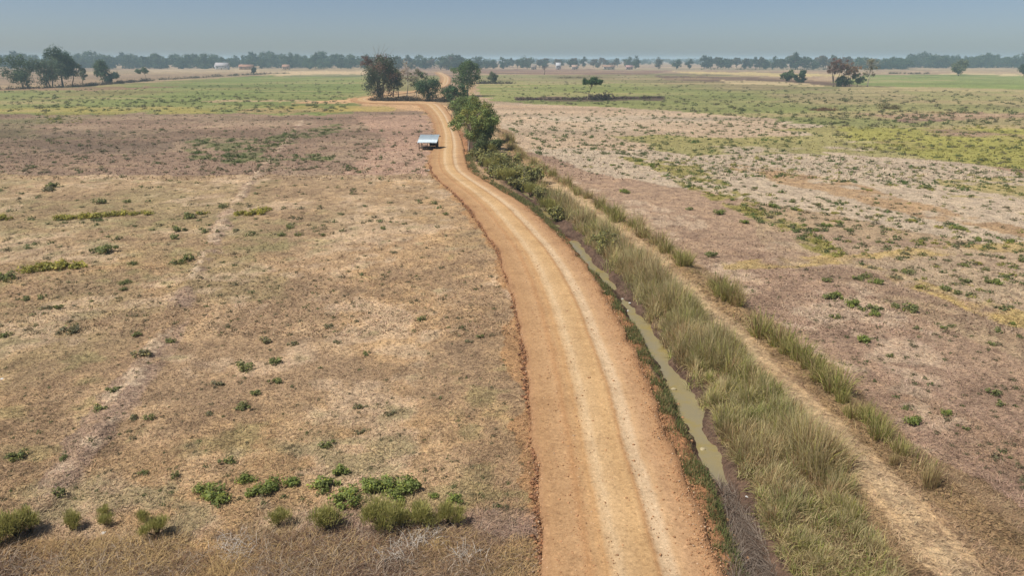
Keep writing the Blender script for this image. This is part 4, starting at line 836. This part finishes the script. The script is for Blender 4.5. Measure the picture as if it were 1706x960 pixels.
plant_tree('roadside_bush', 770, 190, 30, 36, 'round bush filling the gap between the bend and the roadside trees', th=.03, ncl=14, nleaf=2600, col=(82, 92, 56), ls=.4)
# thick bushes along the ditch below the roadside trees
for k_, (px, py, w_, k) in enumerate([(800, 268, 34, 'olive'), (812, 276, 38, 'olive'), (826, 284, 42, 'feathery'), (838, 296, 44, 'olive'), (852, 304, 46, 'feathery'), (868, 312, 44, 'olive'), (884, 322, 38, 'feathery'), (818, 262, 34, 'feathery'), (836, 276, 34, 'olive'), (856, 290, 34, 'olive'), (898, 330, 36, 'olive'), (914, 346, 38, 'feathery'), (792, 256, 26, 'olive'), (874, 300, 30, 'olive'), (1012, 418, 46, 'olive'), (1000, 408, 36, 'olive'), (930, 362, 40, 'olive'), (846, 284, 50, 'olive'), (880, 306, 50, 'olive')]):
    shrub(px, py, w_, k, 'dark olive bush rising from the tall grass between ditch pools and path' if px > 925 else 'thick olive bush crowding the ditch below the roadside trees', 'bushes along the ditch', 'ditch_bush')
plant_tree('bare_sapling', 876, 306, 30, 14, 'thin leafless whitish sapling among the ditch bushes', 'bare', th=.4, ncl=7, nleaf=0, bark=(196, 184, 168), tr=.035)

# ------------------------------------------------------------------ field shelter beside the road
def build_hut():
    x, y = g1(714, 249); e = empty('field_shelter', (x, y + .2, gz(x, y)), math.radians(-4)); tag(e, 'open field hut with a sloping pale metal roof on wooden posts beside the dirt road', 'hut')
    wood = alb(104, 90, 76); dark = alb(70, 60, 54)
    w, d, hf, hb = 1.45, 1.25, 1.28, 2.12
    for sx in (-1, 0, 1):
        for sy, hh in ((-1, hf), (1, hb)):
            mb = MB(); tubemb(mb, [(sx * w, sy * d, -.3), (sx * w + .02, sy * d, hh * .5), (sx * w, sy * d, hh)], [.075, .07, .065], wood, 7); obj('post', mb.mesh('post', M_WOOD), e)
    ang = math.atan2(hb - hf, 2 * d); Rm = np.array([[1, 0, 0], [0, math.cos(ang), -math.sin(ang)], [0, math.sin(ang), math.cos(ang)]])
    for sy, hh, ex in ((-1, hf, .1), (1, hb, .55)):
        mb = MB(); tubemb(mb, [(-w - ex, sy * d, hh), (w + ex, sy * d, hh + .02)], [.06, .06], dark, 6); obj('beam', mb.mesh('beam', M_WOOD), e)
    for k in range(4):
        mb = MB(); xx = -w + k * 2 * w / 3; ex = .25 / (2 * d)
        tubemb(mb, [(xx, -d - .3, hf - .3 * math.tan(ang) + .05), (xx, d + .3, hb + .3 * math.tan(ang) + .05)], [.04, .04], dark, 5); obj('rafter', mb.mesh('rafter', M_WOOD), e)
    for k in range(4):          # corrugated sheets
        n = 25; u = np.linspace(0, 1, n); x0 = -w - .22 + k * (2 * w + .44) / 4; xx = x0 + u * ((2 * w + .44) / 4 + .06); zz = .018 * np.sin(u * 2 * math.pi * 8)
        Lh = (2 * d + .75) / math.cos(ang) / 2; V = []
        for dz in (0, .006):
            for s_ in (-1, 1):
                P = np.stack([xx, np.full(n, s_ * (Lh + .04 * math.sin(k * 5))), zz + dz + .006 * k], 1) @ Rm.T; V.append(P + [0, 0, (hf + hb) / 2 + .13])
        V = np.concatenate(V); T = []
        for i in range(n - 1):
            T += [(i, i + 1, n + i + 1), (i, n + i + 1, n + i), (2 * n + i, 3 * n + i, 3 * n + i + 1), (2 * n + i, 3 * n + i + 1, 2 * n + i + 1), (i, 2 * n + i, 2 * n + i + 1), (i, 2 * n + i + 1, i + 1), (n + i, n + i + 1, 3 * n + i + 1), (n + i, 3 * n + i + 1, 3 * n + i)]
        mb = MB(); mb.add(V, T, (.5, .55, .6)); obj('roof_sheet', mb.mesh('roof_sheet', M_METAL), e)
    mb = MB(); boxmb(mb, (0, 0, .40), (2 * w - .1, 2 * d - .1, .05), wood); obj('platform', mb.mesh('platform', M_WOOD), e)
    for sy in (-1, 1):
        mb = MB(); boxmb(mb, (0, sy * d * .8, .33), (2 * w + .1, .08, .09), dark); obj('platform_beam', mb.mesh('platform_beam', M_WOOD), e)
    mb = MB(); tubemb(mb, [(-w, -d, .78), (0, -d, .8)], [.035, .035], wood, 5); obj('rail', mb.mesh('rail', M_WOOD), e)
    mb = MB(); boxmb(mb, (w - .04, .1, .85), (.05, 2 * d - .5, .85), dark); obj('side_panel', mb.mesh('side_panel', M_WOOD), e)
    mb = MB(); boxmb(mb, (.75, d - .06, .95), (1.3, .04, .95), dark); obj('back_panel', mb.mesh('back_panel', M_WOOD), e)
build_hut()

# ------------------------------------------------------------------ far houses
def house(px, py, wpx, hpx, wall, roof, label, dep=7.0, rz=0.0):
    py = 115.6; hpx += 2.2; x, y = g1(px, py); s = 1 / ppm(x, y); w = wpx * s; h = hpx * s; eh = h * .58; e = empty('house', (x, y, -.05), rz); tag(e, label, 'house', 'houses along the far boundary')
    mb = MB(); boxmb(mb, (0, 0, eh / 2), (w * .9, dep, eh), alb(*wall)); obj('wall', mb.mesh('wall', M_PAINT), e)
    V = [(-w / 2, -dep * .62, eh - .1), (w / 2, -dep * .62, eh - .1), (w / 2, 0, h), (-w / 2, 0, h), (-w / 2, dep * .62, eh - .1), (w / 2, dep * .62, eh - .1)]; V += [(a, b, c - .15) for a, b, c in V]
    T = [(0, 1, 2), (0, 2, 3), (3, 2, 5), (3, 5, 4), (6, 8, 7), (6, 9, 8), (9, 11, 8), (9, 10, 11), (0, 6, 7), (0, 7, 1), (4, 5, 11), (4, 11, 10), (0, 3, 9), (0, 9, 6), (3, 4, 10), (3, 10, 9), (1, 7, 8), (1, 8, 2), (2, 8, 11), (2, 11, 5)]
    mb = MB(); mb.add(V, T, alb(*roof)); obj('roof', mb.mesh('roof', M_PAINT), e)
    for k in (-.3, .3):
        mb = MB(); boxmb(mb, (w * k, -dep / 2 - .02, eh * .55), (1.4, .08, 1.3), alb(60, 64, 70)); obj('window', mb.mesh('window', M_PAINT), e)
    mb = MB(); boxmb(mb, (0, -dep / 2 - .02, 1.05), (1.1, .08, 2.1), alb(96, 78, 62)); obj('door', mb.mesh('door', M_WOOD), e)
house(371, 112, 22, 9, (236, 238, 240), (190, 184, 184), 'white-walled house with a grey roof before the long far wood', 9)
house(363, 112, 8, 6, (248, 248, 250), (240, 240, 244), 'small bright white shed at the side of the white-walled house', 5)
house(411, 112, 24, 6, (206, 170, 140), (176, 132, 108), 'low tan house with a brown roof right of the white-walled house', 8)
house(477, 113, 12, 6, (226, 200, 176), (180, 140, 118), 'tan hut with reddish roof half hidden by the far wood', 7)
house(889, 114, 10, 5, (236, 226, 206), (150, 136, 124), 'small cream house under the broad dark boundary tree', 6)
house(930, 112.5, 9, 9, (226, 224, 222), (206, 206, 208), 'narrow two-storey grey house among the far boundary trees', 7)
house(957, 113, 10, 5.5, (236, 226, 210), (190, 160, 140), 'cream house with pinkish roof among the far boundary trees', 7)
house(1014, 113, 20, 5.5, (232, 222, 200), (170, 138, 118), 'long cream house with brown roof on the far boundary', 8)
house(1048, 113.2, 12, 5, (222, 196, 186), (186, 148, 140), 'pinkish house beside the upright dark boundary tree', 7)

# ------------------------------------------------------------------ stones, litter, gravel
def rock_mesh(seed, col):
    r = np.random.default_rng(seed); n1, n2 = 7, 10; V = []; T = []
    for i in range(n1 + 1):
        for j in range(n2):
            a, b = math.pi * i / n1, 2 * math.pi * j / n2; d = np.array([math.sin(a) * math.cos(b), math.sin(a) * math.sin(b), math.cos(a)])
            V.append(d)
    V = np.array(V); V = V * np.array([.5, .38, .32]); dirs = r.normal(size=(9, 3)); dirs /= np.linalg.norm(dirs, axis=1, keepdims=True)
    for d in dirs:
        k = V @ d; c_ = .27; V = V - np.outer(np.clip(k - c_, 0, None), d) * .9
    for i in range(n1):
        for j in range(n2):
            A_, B_ = i * n2 + j, i * n2 + (j + 1) % n2; T += [(A_, A_ + n2, B_), (B_, A_ + n2, B_ + n2)]
    mb = MB(); mb.add(V, T, np.clip(alb(*col) * r.uniform(.9, 1.1), 0, .8)); return mb.mesh('stone', M_STONE)
ROCK = [rock_mesh(40 + i, c) for i, c in enumerate([(190, 176, 140), (196, 150, 110), (182, 138, 104), (170, 150, 128)])]
for px, py, w_, k, lab in [(1122, 650, 13, 0, 'pale square-edged stone standing in the muddy ditch water'), (1171, 750, 13, 0, 'mossy yellowish stone in the last pool of the ditch'), (1130, 668, 9, 1, None), (1120, 664, 8, 2, None), (1096, 622, 9, 1, None), (1088, 612, 8, 2, None), (1138, 690, 10, 1, None), (1146, 716, 10, 2, None), (1152, 736, 9, 1, None), (1182, 790, 9, 1, None), (1186, 800, 8, 0, None), (1222, 892, 10, 1, None), (1216, 906, 11, 2, None), (1246, 932, 12, 1, None), (1242, 938, 9, 3, None), (1212, 868, 8, 1, None), (1060, 560, 7, 1, None), (1072, 585, 7, 2, None)]:
    zz = WZ - .02 if k == 0 and py < 760 else -.3; x, y = g1(px, py, zz); z = max(gz(x, y), WZ - .06); s = w_ / ppm(x, y)
    tag(obj('stone', ROCK[k], None, (x, y, z + .06 * s), rng.uniform(0, 6.28), s * 1.1), lab or 'small orange stone fallen from the road onto the ditch bank', 'stone', None if lab else 'stones on the ditch bank')
for px, py, w_, k in [(893, 905, 9, 1), (899, 918, 11, 1), (880, 935, 12, 1), (904, 940, 9, 2), (888, 955, 8, 3), (896, 880, 7, 2), (878, 745, 8, 2), (881, 772, 8, 2)]:
    x, y = g1(px, py); s = w_ / ppm(x, y); tag(obj('stone', ROCK[k], None, (x, y, gz(x, y) + .12 * s), rng.uniform(0, 6.28), s), 'loose orange clod lying along the field edge of the road', 'stone', 'clods at the field edge of the road')
def litter_mesh(seed):
    r = np.random.default_rng(seed); n = 9; g_ = np.linspace(-.5, .5, n); A_, B_ = np.meshgrid(g_, g_); Zv = np.abs(r.normal(0, .13, A_.shape)) * (1 - 1.5 * np.hypot(A_, B_)).clip(.1, 1) + .02
    V = np.stack([A_ * (1 - .3 * r.random(A_.shape)), B_ * .7, Zv], -1).reshape(-1, 3); T = []
    for i in range(n - 1):
        for j in range(n - 1): a = i * n + j; T += [(a, a + 1, a + n + 1), (a, a + n + 1, a + n)]
    mb = MB(); mb.add(V, T, (.82, .82, .8)); return mb.mesh('plastic_bag', M_PLASTIC)
LIT = [litter_mesh(5 + i) for i in range(3)]
for i, (px, py, w_, z_, lab, g) in enumerate([(171, 889, 10, 0, 'crumpled white plastic bag on the stubble beside the dry grass bank', None), (188, 911, 8, 0, 'torn scrap of white plastic lying on the dry grass bank', None), (1049, 508, 5, WZ, None, 1), (1045, 518, 6, WZ, None, 1), (1037, 498, 4, WZ, None, 1), (1037, 511, 4, WZ, None, 1), (714, 283, 6, 0, 'white sack on the field edge of the road below the hut', None), (1244, 832, 6, -.3, 'white scrap caught among the dead reeds of the dry ditch', None), (1208, 728, 6, -.3, 'pale scrap on the mud beside the ditch water', None), (3, 632, 7, 0, 'white plastic scrap alone on the far side of the stubble field', None)]):
    x, y = g1(px, py, z_); s = w_ / ppm(x, y); z = max(gz(x, y), WZ + .005); tag(obj('plastic_litter', LIT[i % 3], None, (x, y, z), rng.uniform(0, 6.28), s), lab or 'small white floating scrap in the dark ditch pool', 'litter', 'white scraps in the ditch' if g else None)
def build_gravel():
    mb = MB(); n = 24000; fi = rng.uniform(0, 1, n) ** 1.5 * np.argmax(RC[:, 1] > 75); i = fi.astype(int); fi = (fi - i)[:, None]
    side = rng.random(n); t_ = np.where(side < .42, rng.normal(.97, .05, n), np.where(side < .68, rng.normal(.02, .03, n), np.where(side < .82, rng.normal(.245, .035, n), rng.uniform(.05, .95, n)))); t_ = np.clip(t_, -.03, 1.05)
    RB_ = RIB[i] * (1 - fi) + RIB[i + 1] * fi; P = RB_[:, :2] * (1 - t_)[:, None] + RB_[:, 2:] * t_[:, None] + rng.normal(0, .12, (n, 2)); z = RZ + .05 * (1 - (2 * t_ - 1) ** 2) - np.where(t_ > 1, (t_ - 1) / .09 * .7, 0) - np.where(t_ < 0, -t_ / .055 * .25, 0)
    s = rng.exponential(.011, n) + .010; s = np.clip(s, .010, .06)
    O = np.array([[1, 0, 0], [-1, 0, 0], [0, 1, 0], [0, -1, 0], [0, 0, .8], [0, 0, -.8]], float); Tq = np.array([(0, 2, 4), (2, 1, 4), (1, 3, 4), (3, 0, 4), (2, 0, 5), (1, 2, 5), (3, 1, 5), (0, 3, 5)])
    a = rng.uniform(0, 6.28, n); V = O[None] * s[:, None, None] * rng.uniform(.6, 1.4, (n, 6, 1)); ca, sa = np.cos(a)[:, None], np.sin(a)[:, None]
    Vr = np.stack([V[..., 0] * ca - V[..., 1] * sa, V[..., 0] * sa + V[..., 1] * ca, V[..., 2]], -1) + np.concatenate([P, (z + s * .3)[:, None]], 1)[:, None, :]
    c = np.where(rng.random((n, 1)) < .85, alb(192, 146, 106), alb(208, 176, 142)) * rng.uniform(.7, 1.2, (n, 1))
    mb.add(Vr.reshape(-1, 3), (np.arange(n)[:, None, None] * 6 + Tq[None]).reshape(-1, 3), np.repeat(c, 6, 0)); tag(obj('gravel', mb.mesh('gravel', M_STONE)), kind='stuff')
build_gravel()
def build_clods():
    """loose earth rolled up along the field edge of the road"""
    mb = MB(); n = 5200; fi = rng.uniform(0, 1, n) ** 1.3 * np.argmax(RC[:, 1] > 110); i = fi.astype(int); fi = (fi - i)[:, None]; RB_ = RIB[i] * (1 - fi) + RIB[i + 1] * fi
    t_ = rng.normal(-.012, .012, n); P = RB_[:, :2] * (1 - t_)[:, None] + RB_[:, 2:] * t_[:, None] + rng.normal(0, .1, (n, 2)); s = np.clip(rng.exponential(.03, n) + .02, .02, .13)
    k = vn(fi[:, 0] * 0 + P[:, 1] * .45, P[:, 0] * .2, 9) + rng.normal(0, .2, n) > .38; P, s = P[k], s[k]; n = len(s)
    O = np.array([[1, 0, 0], [-1, 0, 0], [0, 1, 0], [0, -1, 0], [0, 0, .7], [0, 0, -.7]], float); Tq = np.array([(0, 2, 4), (2, 1, 4), (1, 3, 4), (3, 0, 4), (2, 0, 5), (1, 2, 5), (3, 1, 5), (0, 3, 5)])
    V = O[None] * s[:, None, None] * rng.uniform(.6, 1.4, (n, 6, 1)) + np.concatenate([P, np.full((n, 1), .1)], 1)[:, None, :]
    c = np.where(rng.random((n, 1)) < .6, alb(166, 120, 86), alb(134, 98, 74)) * rng.uniform(.7, 1.2, (n, 1))
    mb.add(V.reshape(-1, 3), (np.arange(n)[:, None, None] * 6 + Tq[None]).reshape(-1, 3), np.repeat(c, 6, 0)); tag(obj('earth_clods', mb.mesh('earth_clods', M_STONE)), kind='stuff')
build_clods()

# ------------------------------------------------------------------ haze
hz = MB(); boxmb(hz, (0, 0, 14.0), (61000, 61000, 34.0), (1, 1, 1))
mh = bpy.data.materials.new('haze'); mh.use_nodes = True; th = mh.node_tree
for n_ in list(th.nodes):
    if n_.type != 'OUTPUT_MATERIAL': th.nodes.remove(n_)
pv = th.nodes.new('ShaderNodeVolumePrincipled'); pv.inputs['Color'].default_value = HAZE_COLOR
pv.inputs['Density'].default_value = HAZE_DENSITY; pv.inputs['Anisotropy'].default_value = 0.0
th.links.new(pv.outputs[0], [n_ for n_ in th.nodes if n_.type == 'OUTPUT_MATERIAL'][0].inputs['Volume'])
tag(obj('haze', hz.mesh('haze', mh)), kind='stuff')
